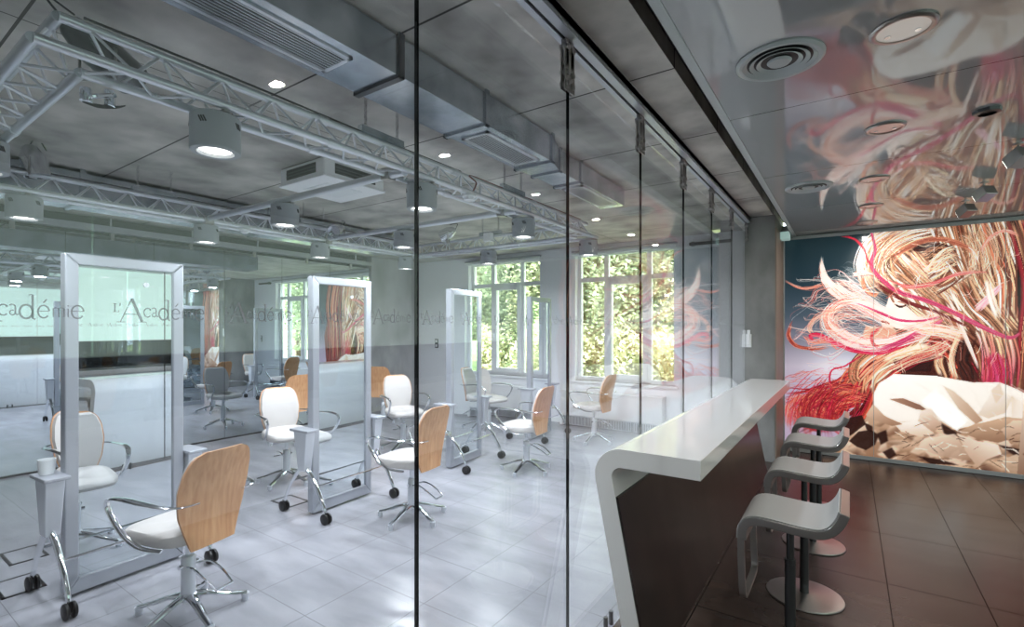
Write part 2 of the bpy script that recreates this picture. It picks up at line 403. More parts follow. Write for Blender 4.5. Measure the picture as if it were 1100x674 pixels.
# ------------------------------------------------------------------ hanging glass wall
JO = [0.095 + 0.925 * k for k in range(8)]            # joints
def glass_letters():
    """strokes of the word L'Academie in units of the big A height: (points, width)"""
    S = []
    def st(pts, wd): S.append((pts, wd))
    def arc(cx, cy, rx, ry, a0, a1, n=14): return [(cx + rx * math.cos(math.radians(a0 + (a1 - a0) * i / n)), cy + ry * math.sin(math.radians(a0 + (a1 - a0) * i / n))) for i in range(n + 1)]
    # L'
    st([(0.07, 0.42), (0.07, 0.76)], 0.05); st([(0.0, 0.755), (0.14, 0.755)], 0.02); st([(0.0, 0.42), (0.22, 0.42)], 0.022); st([(0.215, 0.42), (0.22, 0.50)], 0.02)
    st([(0.27, 0.78), (0.25, 0.66)], 0.04)
    # A
    st([(0.28, 0.02), (0.70, 0.98)], 0.045); st([(0.70, 1.0), (1.10, 0.02)], 0.12)
    st([(0.42, 0.33), (0.92, 0.33)], 0.035); st([(0.14, 0.012), (0.46, 0.012)], 0.028); st([(0.92, 0.012), (1.30, 0.012)], 0.028)
    # c, a
    st(arc(1.33, 0.41, 0.15, 0.19, 45, 315), 0.05); st(arc(1.43, 0.535, 0.02, 0.02, 0, 360, 6), 0.04)
    st(arc(1.58, 0.52, 0.09, 0.09, 150, 0), 0.045); st([(1.67, 0.53), (1.67, 0.28), (1.72, 0.24), (1.76, 0.27)], 0.05); st(arc(1.59, 0.32, 0.08, 0.085, 60, 330), 0.04)
    # d
    st(arc(1.98, 0.36, 0.19, 0.25, 0, 360, 22), 0.07); st([(2.17, 0.98), (2.17, 0.12), (2.25, 0.09)], 0.075); st([(2.05, 0.965), (2.17, 0.985)], 0.03)
    # e acute
    st(arc(2.50, 0.37, 0.17, 0.23, 5, 320, 18), 0.055); st([(2.34, 0.39), (2.66, 0.39)], 0.028); st([(2.49, 0.70), (2.60, 0.84)], 0.045)
    # m
    for x in (2.80, 2.97, 3.14): st([(x, 0.18), (x, 0.50)], 0.045)
    st(arc(2.885, 0.47, 0.085, 0.055, 180, 0, 8), 0.03); st(arc(3.055, 0.47, 0.085, 0.055, 180, 0, 8), 0.03)
    # i
    st([(3.27, 0.18), (3.27, 0.50)], 0.045); st(arc(3.27, 0.61, 0.012, 0.012, 0, 360, 6), 0.04)
    # e
    st(arc(3.58, 0.38, 0.20, 0.25, 5, 325, 20), 0.06); st([(3.39, 0.41), (3.77, 0.41)], 0.03)
    return S
STROKES = glass_letters(); UNIT = 0.0376; UNITY = 0.0415; BASE = 1.609
def ribbon(mb, pts, wd, fx):
    L = []; R = []
    for i, p in enumerate(pts):
        a = Vector(pts[max(i - 1, 0)]); c = Vector(pts[min(i + 1, len(pts) - 1)]); d = (c - a)
        if d.length < 1e-9: d = Vector((1, 0))
        d.normalize(); nrm = Vector((-d.y, d.x)) * wd / 2
        L.append(fx(*(Vector(p) + nrm))); R.append(fx(*(Vector(p) - nrm)))
    n = len(pts); mb.add(L + R, [(i, i + 1, n + i + 1, n + i) for i in range(n - 1)])
ORD = ['nearest the camera', 'between the first and second black joints', 'between the second and third black joints', 'fourth from the camera',
       'fifth from the camera', 'sixth from the camera', 'last before the concrete column']
for k in range(7):
    y0, y1 = JO[k] + 0.003, JO[k + 1] - 0.003
    t = thing('glass_panel', 'clear hanging glass panel of the folding wall, ' + ORD[k], 'glass panel', (GX, (y0 + y1) / 2, 0), 0, 'hanging panels of the glass wall')
    hw = (y1 - y0) / 2; g = MB(); z0, z1 = 0.02, 2.745; e = 0.006
    g.cur = 0
    g.add([(-e, -hw, z0), (-e, hw, z0), (-e, hw, z1), (-e, -hw, z1)], [(0, 1, 2, 3)])
    g.add([(e, -hw, z0), (e, hw, z0), (e, hw, z1), (e, -hw, z1)], [(0, 3, 2, 1)])
    g.cur = 1
    for s in (-1, 1):
        g.add([(-e, s * hw, z0), (e, s * hw, z0), (e, s * hw, z1), (-e, s * hw, z1)], [(0, 1, 2, 3)])
    g.cur = 0
    g.add([(-e, -hw, z1), (e, -hw, z1), (e, hw, z1), (-e, hw, z1)], [(0, 1, 2, 3)])
    g.build('sheet', [M['glass'], M['glass_edge']], t)
    for s in (-1, 1):                                   # roller clamp near each joint
        yy = s * (hw - 0.02); c = MB()
        c.box(-0.012, -0.006, yy - 0.022, yy + 0.022, 2.64, 2.83); c.box(0.006, 0.012, yy - 0.022, yy + 0.022, 2.64, 2.83)
        c.box(-0.012, 0.012, yy - 0.012, yy + 0.012, 2.75, 2.866)
        for zz in (2.67, 2.72):
            c.lathe((0, yy, zz), [(0, -0.022), (0.014, -0.02), (0.014, 0.02), (0, 0.022)], 12, Matrix.Rotation(PI / 2, 3, 'Y'))
        c.lathe((0, yy, 2.83), [(0, -0.02), (0.017, -0.02), (0.017, 0.02), (0, 0.02)], 14, Matrix.Rotation(PI / 2, 3, 'Y'))
        c.build('hanger_clamp', M['steel'], t)
    for wd in range(-1, 40):
        ys = 0.307 + 0.1805 * (wd - 2)
        if y0 <= ys + 0.08 < y1:
            let = MB()                                  # one word of the frosted row
            for pts, swd in STROKES:
                ribbon(let, pts, swd, lambda u, v: (e + 0.0008, ys + u * UNIT - (y0 + y1) / 2, BASE + v * UNITY))
            let.build('lettering', M['vinyl'], t)
for y, lab in ((2.43, 'small steel floor bolt of the glass wall, nearer of a pair'), (2.50, 'small steel floor bolt of the glass wall, farther of a pair')):
    t = MB().cyl((0, 0), 0.012, 0, 0.07, 12).build('floor_bolt', M['dark_steel'], loc=(GX - 0.03, y, 0)); tag(t, lab, 'bolt')
# ceiling track
t = thing('ceiling_track', 'white ceiling rail carrying the hanging glass wall', 'rail', (GX, 0, 2.866))
b = MB(); b.box(-0.035, -0.008, -3.0, 6.555, 0, 0.06); b.box(0.008, 0.05, -3.0, 6.555, 0, 0.06); b.box(-0.035, 0.05, -3.0, 6.555, 0.022, 0.0635)
b.build('rail_body', M['alu_light'], t)
MB().box(-0.008, 0.008, -3.0, 6.555, 0.012, 0.022).build('groove', M['black'], t)
# ------------------------------------------------------------------ mirrored partition at the far left
MX = -7.40
MJ = [6.13 - 0.87 * k for k in range(8)]
MO = ['next to the concrete pillar', 'second from the concrete pillar', 'third from the concrete pillar', 'behind the chair left of the second mirror',
      'seen right of the nearest mirror frame', 'hidden mostly by the nearest mirror', 'at the left picture edge']
for k in range(7):
    y1, y0 = MJ[k] - 0.003, MJ[k + 1] + 0.003
    t = thing('mirrored_panel', 'tall mirrored glass panel of the far partition, ' + MO[k], 'glass panel', (MX, (y0 + y1) / 2, 0), 0, 'mirrored panels of the far partition')
    hw = (y1 - y0) / 2
    MB().box(-0.012, 0, -hw, hw, 0.02, 2.70).build('sheet', M['mirror_wall'], t)
    MB().box(-0.014, 0.001, hw, hw + 0.005, 0.02, 2.70).build('edge_strip', M['glass_edge'], t)
    c = MB(); c.box(-0.02, 0.008, -0.02, 0.02, 2.66, 2.76); c.build('hanger_clamp', M['steel'], t)
t = thing('partition_rail', 'pale rail beam along the top of the mirrored partition', 'rail', (MX, 0, 2.745))
MB().box(-0.05, 0.05, -2.8, 6.12, 0, 0.075).build('beam', M['alu_light'], t, bevel=0.004)
for y in np.arange(0.4, 6.2, 0.9): MB().box(-0.008, 0.008, y - 0.008, y + 0.008, 0.07, 0.185).build('hanger_rod', M['alu'], t)
struct(MB().box(MX - 0.02, MX + 0.02, -2.8, 6.12, 0.0, 0.018).build('trim_3', M['black']))

# ------------------------------------------------------------------ styling mirrors on castors
def make_mirror():
    root = thing('styling_mirror', 'x', 'mirror')
    W, Ht, D = 0.64, 2.04, 0.075
    f = MB(); fw = 0.066
    hw = W / 2
    for s in (-1, 1):                                   # mitred, slightly chamfered uprights and rails
        f.prism([(s * hw, 0.02), (s * hw, Ht), (s * (hw - fw), Ht - fw), (s * (hw - fw), 0.02 + fw * 1.35)], -D / 2, D / 2, lambda u, v, a: (a, u, v))
    f.prism([(-hw, Ht), (hw, Ht), (hw - fw, Ht - fw), (-hw + fw, Ht - fw)], -D / 2, D / 2, lambda u, v, a: (a, u, v))
    f.prism([(-hw, 0.02), (hw, 0.02), (hw - fw, 0.02 + fw * 1.35), (-hw + fw, 0.02 + fw * 1.35)], -D / 2, D / 2, lambda u, v, a: (a, u, v))
    f.build('frame', M['alu_light'], root, bevel=0.008)
    MB().box(-0.02, 0.02, -hw + fw - 0.01, hw - fw + 0.01, 0.11, Ht - fw + 0.01).build('mirror_glass', M['mirror'], root)
    for s in (-1, 1): MB().lathe((s * 0.021, 0.1, Ht - 0.16), [(0, -0.004), (0.016, -0.004), (0.016, 0.004), (0, 0.004)], 14, Matrix.Rotation(PI / 2, 3, 'Y')).build('fixing_disc', M['alu'], root)
    for s in (-1, 1):
        y = s * (hw + 0.055)
        p = MB()                                        # tapered pedestal box
        top, bot = 0.725, 0.40
        a = [(-0.085, y - 0.045, top), (0.085, y - 0.045, top), (0.085, y + 0.045, top), (-0.085, y + 0.045, top)]
        c = [(-0.045, y - 0.035, bot), (0.045, y - 0.035, bot), (0.045, y + 0.035, bot), (-0.045, y + 0.035, bot)]
        p.add(a + c, [(0, 1, 2, 3), (7, 6, 5, 4), (0, 4, 5, 1), (1, 5, 6, 2), (2, 6, 7, 3), (3, 7, 4, 0)])
        po = p.build('pedestal', M['alu'], root, bevel=0.006)
        MB().box(-0.12, 0.12, y - 0.06, y + 0.06, top, top + 0.022).build('tray', M['alu_light'], po, bevel=0.006)
        
        for zb in (0.52, 0.68): MB().tube([(0, s * (hw - 0.01), zb), (0, y, zb)], 0.014, 10).build('bracket', M['chrome'], po)
        for q in (-1, 1):
            pts = smooth_pts([(q * 0.03, y, 0.42), (q * 0.10, y, 0.36), (q * 0.19, y, 0.25), (q * 0.255, y, 0.14), (q * 0.275, y, 0.09)], 5)
            lg = MB().tube(pts, lerp_list([0.02, 0.016, 0.013], len(pts)), 10).build('leg', M['chrome'], root)
            c = MB()
            for e in (-1, 1):
                c.lathe((q * 0.285, y + e * 0.018, 0.045), [(0, -0.011), (0.036, -0.011), (0.044, -0.006), (0.044, 0.006), (0.036, 0.011), (0, 0.011)], 20, Matrix.Rotation(PI / 2, 3, 'X'))
            c.box(q * 0.285 - 0.012, q * 0.285 + 0.012, y - 0.008, y + 0.008, 0.035, 0.095)
            c.build('castor', M['black'], lg)
    for q in (-1, 1):
        MB().tube([(q * 0.16, -hw - 0.055, 0.285), (q * 0.16, hw + 0.055, 0.285)], 0.008, 8).build('tie_rod', M['chrome'], root)
    return root
proto = make_mirror()
ML = ['nearest tall framed mirror on castors, left of the first wooden-backed chair', 'tall framed mirror reflecting the pale counter end and hair picture',
      'tall framed mirror standing left of the left window', 'farthest tall framed mirror, seen edge-on in front of the left window']
for k, (x, y, rz) in enumerate([(-3.84, 1.225, 3.3), (-3.80, 2.82, 2.0), (-3.76, 4.51, 5.0), (-3.76, 6.22, 3.0)]):
    o = proto if k == 0 else copy_tree(proto)
    o.location = (x, y, 0); o.rotation_euler = (0, 0, math.radians(rz)); tag(o, ML[k], 'mirror', 'styling mirrors on castors')
# white cup on the nearest mirror's left tray
c = MB(); c.lathe((0, 0), [(0, 0), (0.036, 0), (0.042, 0.085), (0.039, 0.085), (0.034, 0.006), (0, 0.006)], 24)
tag(c.build('cup', M['cup'], loc=(-3.86, 0.845, 0.7475)), 'white cup standing on the tray of the nearest mirror', 'cup')

# ------------------------------------------------------------------ salon chairs (face local +x)
def make_chair():
    root = thing('salon_chair', 'x', 'chair')
    # star base
    for k in range(5):
        a = 2 * PI * k / 5 + 0.35; d = Vector((math.cos(a), math.sin(a), 0))
        pts = smooth_pts([d * 0.02 + Vector((0, 0, 0.115)), d * 0.10 + Vector((0, 0, 0.100)), d * 0.2 + Vector((0, 0, 0.065)), d * 0.285 + Vector((0, 0, 0.042))], 5)
        lg = MB().tube(pts, lerp_list([0.03, 0.024, 0.02, 0.017], len(pts)), 10, 0.62).build('leg', M['chrome'], root)
        g = MB(); g.cyl((d.x * 0.28, d.y * 0.28), 0.019, 0.0, 0.042, 14, 0.022); g.build('glide', M['alu'], lg)
    c = MB(); c.lathe((0, 0), [(0, 0.09), (0.045, 0.09), (0.045, 0.125), (0.036, 0.13), (0.036, 0.325), (0.03, 0.335), (0, 0.335)], 24)
    c.build('pump_column', M['alu'], root)
    MB().cyl((0, 0), 0.017, 0.32, 0.455, 16).build('piston', M['chrome'], root)
    pd = MB()
    for s in (-1, 1):
        pd.tube(smooth_pts([(-0.03, s * 0.03, 0.285), (-0.10, s * 0.05, 0.30), (-0.19, s * 0.055, 0.27), (-0.28, s * 0.045, 0.215)], 5), 0.006, 8)
    pd.tube([(-0.28, -0.05, 0.215), (-0.28, 0.05, 0.215)], 0.007, 8)
    pd.tube([(0, -0.055, 0.285), (0, 0.055, 0.285)], 0.012, 10)
    pd.build('pump_pedal', M['chrome'], root)
    MB().box(-0.12, 0.12, -0.10, 0.10, 0.445, 0.46).build('seat_plate', M['dark_steel'], root, bevel=0.004)
    # seat cushion: rounded superellipse plan, thicker crowned middle
    rows = []; N = 40
    for (k, z) in ((0.0, 0.458), (0.80, 0.458), (0.95, 0.468), (1.0, 0.490), (0.99, 0.515), (0.93, 0.530), (0.75, 0.536), (0.4, 0.533), (0.0, 0.531)):
        r = []
        for j in range(N):
            t = 2 * PI * j / N; ct, st = math.cos(t), math.sin(t)
            e = 0.55
            x = math.copysign(abs(ct) ** e, ct) * 0.235; y = math.copysign(abs(st) ** e, st) * 0.225
            if x > 0.1: y *= 1 + 0.0 * x
            zz = z + (0.02 * max(0, -x / 0.235) ** 2 if z > 0.5 else 0) - (0.012 * max(0, x / 0.235) ** 3 if z > 0.5 else 0)
            r.append((0.045 + x * k, y * k, zz))
        rows.append(r)
    MB().grid(rows, True).build('seat', M['white_leather'], root)
    # shell back: outline by height, wrapped and reclined
    def half_w(v):                                      # v 0 bottom .. 1 top
        return float(np.interp(v, [0, 0.15, 0.35, 0.6, 0.8, 0.92, 0.975, 1.0], [0.125, 0.150, 0.185, 0.202, 0.192, 0.170, 0.140, 0.105]))
    def shell(off, shrink, z0=0.435, z1=0.955, nu=16, nv=28):
        rows = []
        for i in range(nv + 1):
            v = i / nv; r = []
            vv = shrink + v * (1 - 2 * shrink) if shrink else v
            for j in range(nu + 1):
                u = -1 + 2 * j / nu; y = u * max(half_w(vv) - shrink * 0.35, 0.02)
                x = -0.175 - 0.115 * vv + 0.02 * math.sin(vv * PI) - 0.03 * (1 - vv) ** 3 + 0.45 * y * y + off
                r.append((x, y, z0 + (z1 - z0) * vv))
            rows.append(r)
        return rows
    def slab(a, c):
        m = MB(); nu = len(a[0]); nv = len(a)
        m.v = [p for r in a for p in r] + [p for r in c for p in r]; o = nu * nv
        for i in range(nv - 1):
            for j in range(nu - 1):
                q = (i * nu + j, i * nu + j + 1, (i + 1) * nu + j + 1, (i + 1) * nu + j)
                m.f.append(q); m.f.append(tuple(x + o for x in reversed(q)))
        rim = [j for j in range(nu)] + [i * nu + nu - 1 for i in range(1, nv)] + [(nv - 1) * nu + j for j in range(nu - 2, -1, -1)] + [i * nu for i in range(nv - 2, 0, -1)]
        for i in range(len(rim)):
            a0, a1 = rim[i], rim[(i + 1) % len(rim)]; m.f.append((a0, a1, a1 + o, a0 + o))
        m.mi = [0] * len(m.f); return m
    slab(shell(0, 0), shell(0.013, 0)).build('backrest', M['wood'], root)
    slab(shell(0.013, 0.02), shell(0.042, 0.045)).build('back_cushion', M['white_leather'], root)
    for s in (-1, 1):
        pts = smooth_pts([(-0.258, s * 0.13, 0.700), (-0.240, s * 0.205, 0.700), (-0.17, s * 0.248, 0.702), (-0.04, s * 0.268, 0.712), (0.10, s * 0.272, 0.718),
                          (0.21, s * 0.268, 0.705), (0.248, s * 0.262, 0.665), (0.21, s * 0.254, 0.590), (0.13, s * 0.245, 0.510), (0.03, s * 0.232, 0.462), (-0.08, s * 0.20, 0.450)], 6)
        MB().tube(pts, lerp_list([0.013, 0.013, 0.015, 0.022, 0.023, 0.017, 0.014, 0.014, 0.016, 0.014, 0.012], len(pts)), 10, 0.45, up=(0, 0, 1)).build('armrest', M['chrome'], root)
    return root
chair = make_chair()
CH = [(-3.03, 1.25, 193, 'wooden-backed salon chair in the left foreground, facing the nearest mirror'),
      (-3.03, 2.95, 187, 'wooden-backed salon chair behind the first black glass joint'),
      (-2.98, 4.65, 184, 'wooden-backed salon chair just left of the second black glass joint'),
      (-2.95, 6.36, 178, 'wooden-backed salon chair under the right window, farthest of its row'),
      (-4.80, 1.33, 5, 'white-cushioned salon chair on the far side of the nearest mirror'),
      (-4.82, 2.91, -12, 'white-cushioned salon chair facing the camera, left of the counter-reflecting mirror'),
      (-4.83, 4.54, -22, 'white-cushioned salon chair seen from its front side, left of the first black glass joint'),
      (-4.60, 6.10, -14, 'white salon chair under the left window, behind the third mirror'),
      (-6.45, 3.95, 178, 'salon chair turned towards the mirrored partition, in its middle'),
      (-6.55, 5.70, 120, 'wooden-backed salon chair in front of the concrete pillar, turned away')]
for k, (x, y, rz, lab) in enumerate(CH):
    o = chair if k == 0 else copy_tree(chair)
    o.location = (x, y, 0); o.rotation_euler = (0, 0, math.radians(rz)); tag(o, lab, 'chair', 'salon chairs')

# flush floor outlets
FO = [(-4.79, 0.93, 'black outlined floor outlet at the left edge, farther from the nearest mirror'), (-4.25, 0.80, 'black outlined floor outlet beside the nearest mirror foot'),
      (-4.25, 2.60, 'black outlined floor outlet at the left foot of the second mirror'), (-6.5, 3.05, 'black outlined floor outlet near the mirrored partition')]
for x, y, lab in FO:
    t = thing('floor_outlet', lab, 'floor outlet', (x, y, 0.0), 0, 'flush floor outlets')
    b = MB(); a, c = 0.15, 0.10
    b.box(-a, a, -c, -c + 0.018, 0.0005, 0.004); b.box(-a, a, c - 0.018, c, 0.0005, 0.004); b.box(-a, -a + 0.018, -c, c, 0.0005, 0.004); b.box(a - 0.018, a, -c, c, 0.0005, 0.004)
    b.build('rim', M['black'], t); MB().box(-a + 0.018, a - 0.018, -c + 0.018, c - 0.018, 0.0005, 0.003).build('cover', M['floor_grey'], t)

# wall bits
t = thing('wall_switch', 'small dark switch on the white wall beside the concrete pillar', 'switch', (-6.85, WY - 0.012, 1.28))
MB().box(-0.04, 0.04, -0.006, 0.012, -0.09, 0.09).build('plate', M['dark_steel'], t, bevel=0.003); MB().box(-0.025, 0.025, -0.011, -0.004, 0.02, 0.07).build('button', M['paint_white'], t)
MB().box(-0.025, 0.025, -0.011, -0.004, -0.07, -0.02).build('button', M['paint_white'], t)
t = thing('wall_handset', 'small white handset on the concrete column', 'intercom', (-1.0, 6.56, 1.45))
MB().box(-0.03, 0.03, -0.02, 0.0, -0.09, 0.07).build('cradle', M['paint_white'], t, bevel=0.006); MB().box(-0.018, 0.018, -0.035, -0.015, -0.06, 0.12).build('handset', M['paint_white'], t, bevel=0.008)
t = thing('wall_socket', 'white double socket low on the wall right of the right window', 'socket', (-1.85, WY, 0.42))
MB().box(-0.04, 0.04, -0.012, 0, -0.04, 0.04).build('plate', M['paint_white'], t, bevel=0.003); MB().lathe((0, -0.012, 0), [(0, 0), (0.022, 0), (0.022, 0.003), (0, 0.003)], 16, Matrix.Rotation(PI / 2, 3, 'X')).build('insert', M['trim_grey'], t)
t = thing('curtain_rail', 'short black rail high on the wall right of the right window', 'rail', (-1.62, WY, 2.80))
MB().box(-0.28, 0.28, -0.05, 0, -0.02, 0.02).build('rail_bar', M['black'], t, bevel=0.004); MB().box(-0.25, -0.21, -0.055, 0, -0.035, 0.03).build('bracket', M['dark_steel'], t)
# ------------------------------------------------------------------ lighting truss ring
TA, TB, TD, TC = -2.285, -4.785, 0.53, 4.74      # centre lines
TZ, TH, TW = 2.55, 0.14, 0.082
root = thing('lighting_truss', 'ring of silver triangular lighting truss hung under the salon ceiling', 'truss', (0, 0, 0))
def span(p, q, out):
    """p, q corner points on the centre line, out = outward unit vector; chords are mitred at the corners"""
    p = Vector(p); q = Vector(q); d = (q - p).normalized(); o = Vector(out); L = (q - p).length
    m = MB(); r = 0.0185
    m.tube([p + o * TW - d * TW + Vector((0, 0, TZ)), q + o * TW + d * TW + Vector((0, 0, TZ))], r, 12)
    m.tube([p - o * TW + d * TW + Vector((0, 0, TZ)), q - o * TW - d * TW + Vector((0, 0, TZ))], r, 12)
    m.tube([p + Vector((0, 0, TZ + TH)), q + Vector((0, 0, TZ + TH))], r, 12)
    for k in range(1, int(L / 1.0)):                    # coupling collars
        for off, z in ((o * TW, TZ), (-o * TW, TZ), (Vector((0, 0, 0)), TZ + TH)):
            c = p + d * k * 1.05 + off + Vector((0, 0, z)); m.tube([c - d * 0.03, c + d * 0.03], r + 0.004, 12)
    so = m.build('truss_span', M['alu'], root)
    b = MB(); n = int((L - 2 * TW) / 0.115); rb = 0.0062
    A = lambda t: p + d * (TW + t) + o * TW + Vector((0, 0, TZ))
    B = lambda t: p + d * (TW + t) - o * TW + Vector((0, 0, TZ))
    T = lambda t: p + d * (TW + t) + Vector((0, 0, TZ + TH))
    st = (L - 2 * TW) / n
    for i in range(n):
        a, c = i * st, (i + 1) * st
        for U, V in ((A, T), (B, T), (A, B)):
            if i % 2: b.tube([U(a), V(c)], rb, 6, caps=False)
            else: b.tube([V(a), U(c)], rb, 6, caps=False)
    b.build('bracing', M['alu'], so)
span((TA, TD, 0), (TA, TC, 0), (1, 0, 0)); span((TB, TD, 0), (TB, TC, 0), (-1, 0, 0))
span((TA, TD, 0), (TB, TD, 0), (0, -1, 0)); span((TA, TC, 0), (TB, TC, 0), (0, 1, 0))
for y in (2.10, 3.32):
    c = MB(); c.tube([(TA + 0.06, y, TZ - 0.004), (TB - 0.06, y, TZ + 0.02)], 0.026, 14); po = c.build('cross_pipe', M['alu'], root)
    for x in (TA - TW, TB + TW): MB().box(x - 0.03, x + 0.03, y - 0.035, y + 0.035, TZ - 0.035, TZ + 0.035).build('pipe_clamp', M['steel'], po)
c = MB(); c.tube(smooth_pts([(TA + TW, 2.72, TZ - 0.005), (TA + TW + 0.01, 2.76, TZ + 0.08), (TA, 2.82, TZ + TH + 0.02), (TA, 3.4, TZ + TH + 0.022), (TA, 4.6, TZ + TH + 0.022)], 6), 0.006, 6)
c.build('red_cable', M['red_cable'], root)['label'] = 'dark red alarm cable'
c = MB(); c.tube(smooth_pts([(TA, 0.6, TZ + TH + 0.03), (TA + 0.02, 1.2, TZ + TH + 0.022), (TA - 0.01, 2.0, TZ + TH + 0.026), (TA, 2.7, TZ + TH + 0.022)], 6), 0.005, 6)
c.tube(smooth_pts([(TB, 0.5, TZ + TH + 0.022), (TB, 1.7, TZ + TH + 0.03), (TB, 2.6, TZ + TH + 0.03), (TB, 4.4, TZ + TH + 0.024)], 6), 0.005, 6)
c.build('black_cable', M['black'], root)['label'] = 'thin black cables'

# chain hangers
def hanger(x, y, along, lab):
    t = thing('truss_hanger', lab, 'chain hanger', (x, y, TZ + TH + 0.019), 0, 'chain hangers of the truss')
    a = Vector(along); b = MB(); b.bar(-a * 0.16 + Vector((0, 0, 0.02)), a * 0.16 + Vector((0, 0, 0.02)), 0.035, 0.04); b.build('bar', M['galv'], t)
    for s in (-1, 1):
        c = MB(); zt = CEIL - (TZ + TH + 0.019); n = 9; z0 = 0.04
        for i in range(n):
            z = z0 + (zt - z0) * (i + 0.5) / n; hl = (zt - z0) / n * 0.62
            w_, d_ = (0.007, 0) if i % 2 else (0, 0.007)
            p0 = a * s * 0.12
            ring = [p0 + Vector((w_ * math.cos(q) * 1.2, d_ * math.cos(q) * 1.2, z + hl * math.sin(q))) for q in [2 * PI * j / 10 for j in range(10)]]
            c.tube(ring, 0.0026, 5, closed=True)
        c.build('chain', M['steel'], t)
hanger(TA, 1.98, (0, 1, 0), 'chain hanger on the near truss run, under the duct bracket')
hanger(TA, 3.36, (0, 1, 0), 'chain hanger on the near truss run, beside the second duct grille')
hanger(TB, 1.72, (0, 1, 0), 'chain hanger on the far truss run, above the nearest mirror')
hanger(TB, 3.20, (0, 1, 0), 'chain hanger on the far truss run, behind the air conditioner')
hanger(-3.55, TC, (1, 0, 0), 'chain hanger on the truss run by the windows')

# drum lamps
def make_lamp():
    t = thing('drum_lamp', 'x', 'lamp')
    R, h = 0.098, 0.155
    b = MB(); b.lathe((0, 0), [(0, 0), (R - 0.006, 0), (R, -0.006), (R, -h + 0.004), (R - 0.004, -h), (0.072, -h), (0.062, -h + 0.02), (0, -h + 0.02)], 36)
    b.build('housing', M['grey_paint'], t)
    MB().cyl((0, 0), 0.0615, -h + 0.012, -h + 0.020, 28).build('lens', M['lens'], t)
    s = MB()
    for a0 in (-2.2, -0.95, 0.6, 2.3):
        for k in (-1, 0, 1):
            a = a0 + k * 0.10; c = Vector((math.cos(a), math.sin(a), 0)); tn = Vector((-c.y, c.x, 0))
            s.bar(c * (R + 0.0005) + tn * -0.006 + Vector((0, 0, -0.03)), c * (R + 0.0005) + tn * 0.006 + Vector((0, 0, -0.055)), 0.002, 0.006)
    s.build('vent_slot', M['black'], t)
    k = MB(); k.box(-0.10, 0.10, -0.012, 0.012, 0, 0.012); k.build('bracket', M['steel'], t)
    return t
lamp = make_lamp(); LZ = TZ - 0.032
LL = [(TA, 1.05, 'drum lamp nearest the camera, under the near truss run'), (TA, 2.31, 'drum lamp behind the first black glass joint, near truss run'),
      (TA, 3.52, 'drum lamp under the near truss run, left of the second black joint'), (TA, 4.78, 'drum lamp at the truss corner above the right window'),
      (TB, 0.93, 'drum lamp at the left edge under the far truss run'), (TB, 2.12, 'drum lamp under the far truss run where the first pipe meets it'),
      (TB, 3.28, 'drum lamp under the far truss run, above the second mirror'), (TB, 4.55, 'drum lamp at the far truss corner by the concrete pillar'),
      (-3.50, 2.10, 'drum lamp in the middle of the first cross pipe'), (-3.52, 3.32, 'drum lamp in the middle of the second cross pipe'),
      (-3.50, TD, 'large cropped drum lamp at the left picture edge under the front truss run'), (-3.58, TC, 'drum lamp in the middle of the truss run above the left window')]
for k, (x, y, lab) in enumerate(LL):
    o = lamp if k == 0 else copy_tree(lamp)
    o.location = (x, y, LZ); tag(o, lab, 'lamp', 'grey drum lamps on the truss')
for k, (x, y, lab) in enumerate(LL):
    area_light('lamp_light', (x, y, LZ - 0.16), 0.12, LAMP_W * (1.35 if y > 3 else 0.85), (0.90, 0.945, 1.0))

# par spotlights
def par(loc, dirv, L, R, m, lab):
    t = thing('par_spotlight', lab, 'spotlight', loc, 0, 'par spotlights on the truss')
    q = Vector(dirv).normalized().to_track_quat('Z', 'Y').to_matrix()
    b = MB(); b.lathe((0, 0, 0), [(0, -L * 0.45), (R * 0.35, -L * 0.45), (R * 0.6, -L * 0.38), (R * 0.95, -L * 0.1), (R, 0), (R, L * 0.55), (R * 0.93, L * 0.55), (R * 0.9, L * 0.3), (0, L * 0.3)], 24, q)
    b.build('can', m, t)
    y = MB(); sd_ = q @ Vector((1, 0, 0)); up = Vector((0, 0, 1)) if loc[2] < 2.6 else Vector((0, 0, -1))
    hh = 0.12
    y.tube([sd_ * (R + 0.004), sd_ * (R + 0.004) + up * hh, -sd_ * (R + 0.004) + up * hh, -sd_ * (R + 0.004)], 0.006, 6)
    y.box(-0.02, 0.02, -0.02, 0.02, hh * up.z - 0.01, hh * up.z + 0.02)
    y.build('yoke', M['steel'], t)
    c = MB(); c.tube(smooth_pts([q @ Vector((0, 0, -L * 0.44)), q @ Vector((0.02, 0.05, -L * 0.7)), q @ Vector((0.03, 0.08, -L * 0.3))], 6), 0.004, 6); c.build('lead', M['black'], t)
par((-2.50, 0.70, 2.72), (-0.5, 0.9, -0.25), 0.30, 0.075, M['dark_steel'], 'dark par spotlight lying inside the front truss corner')
par((TB - 0.02, 0.98, 2.80), (0.1, 0.2, -1), 0.22, 0.075, M['chrome'], 'chrome par spotlight standing on the far truss run, left edge')
par((-4.20, TC - 0.02, 2.80), (-0.8, -0.55, -0.5), 0.22, 0.075, M['chrome'], 'chrome par spotlight with black mouth on the window-side truss run')
par((TB + 0.22, 3.35, 2.66), (0.4, -0.8, -0.4), 0.2, 0.07, M['chrome'], 'chrome par spotlight clamped on the second cross pipe')
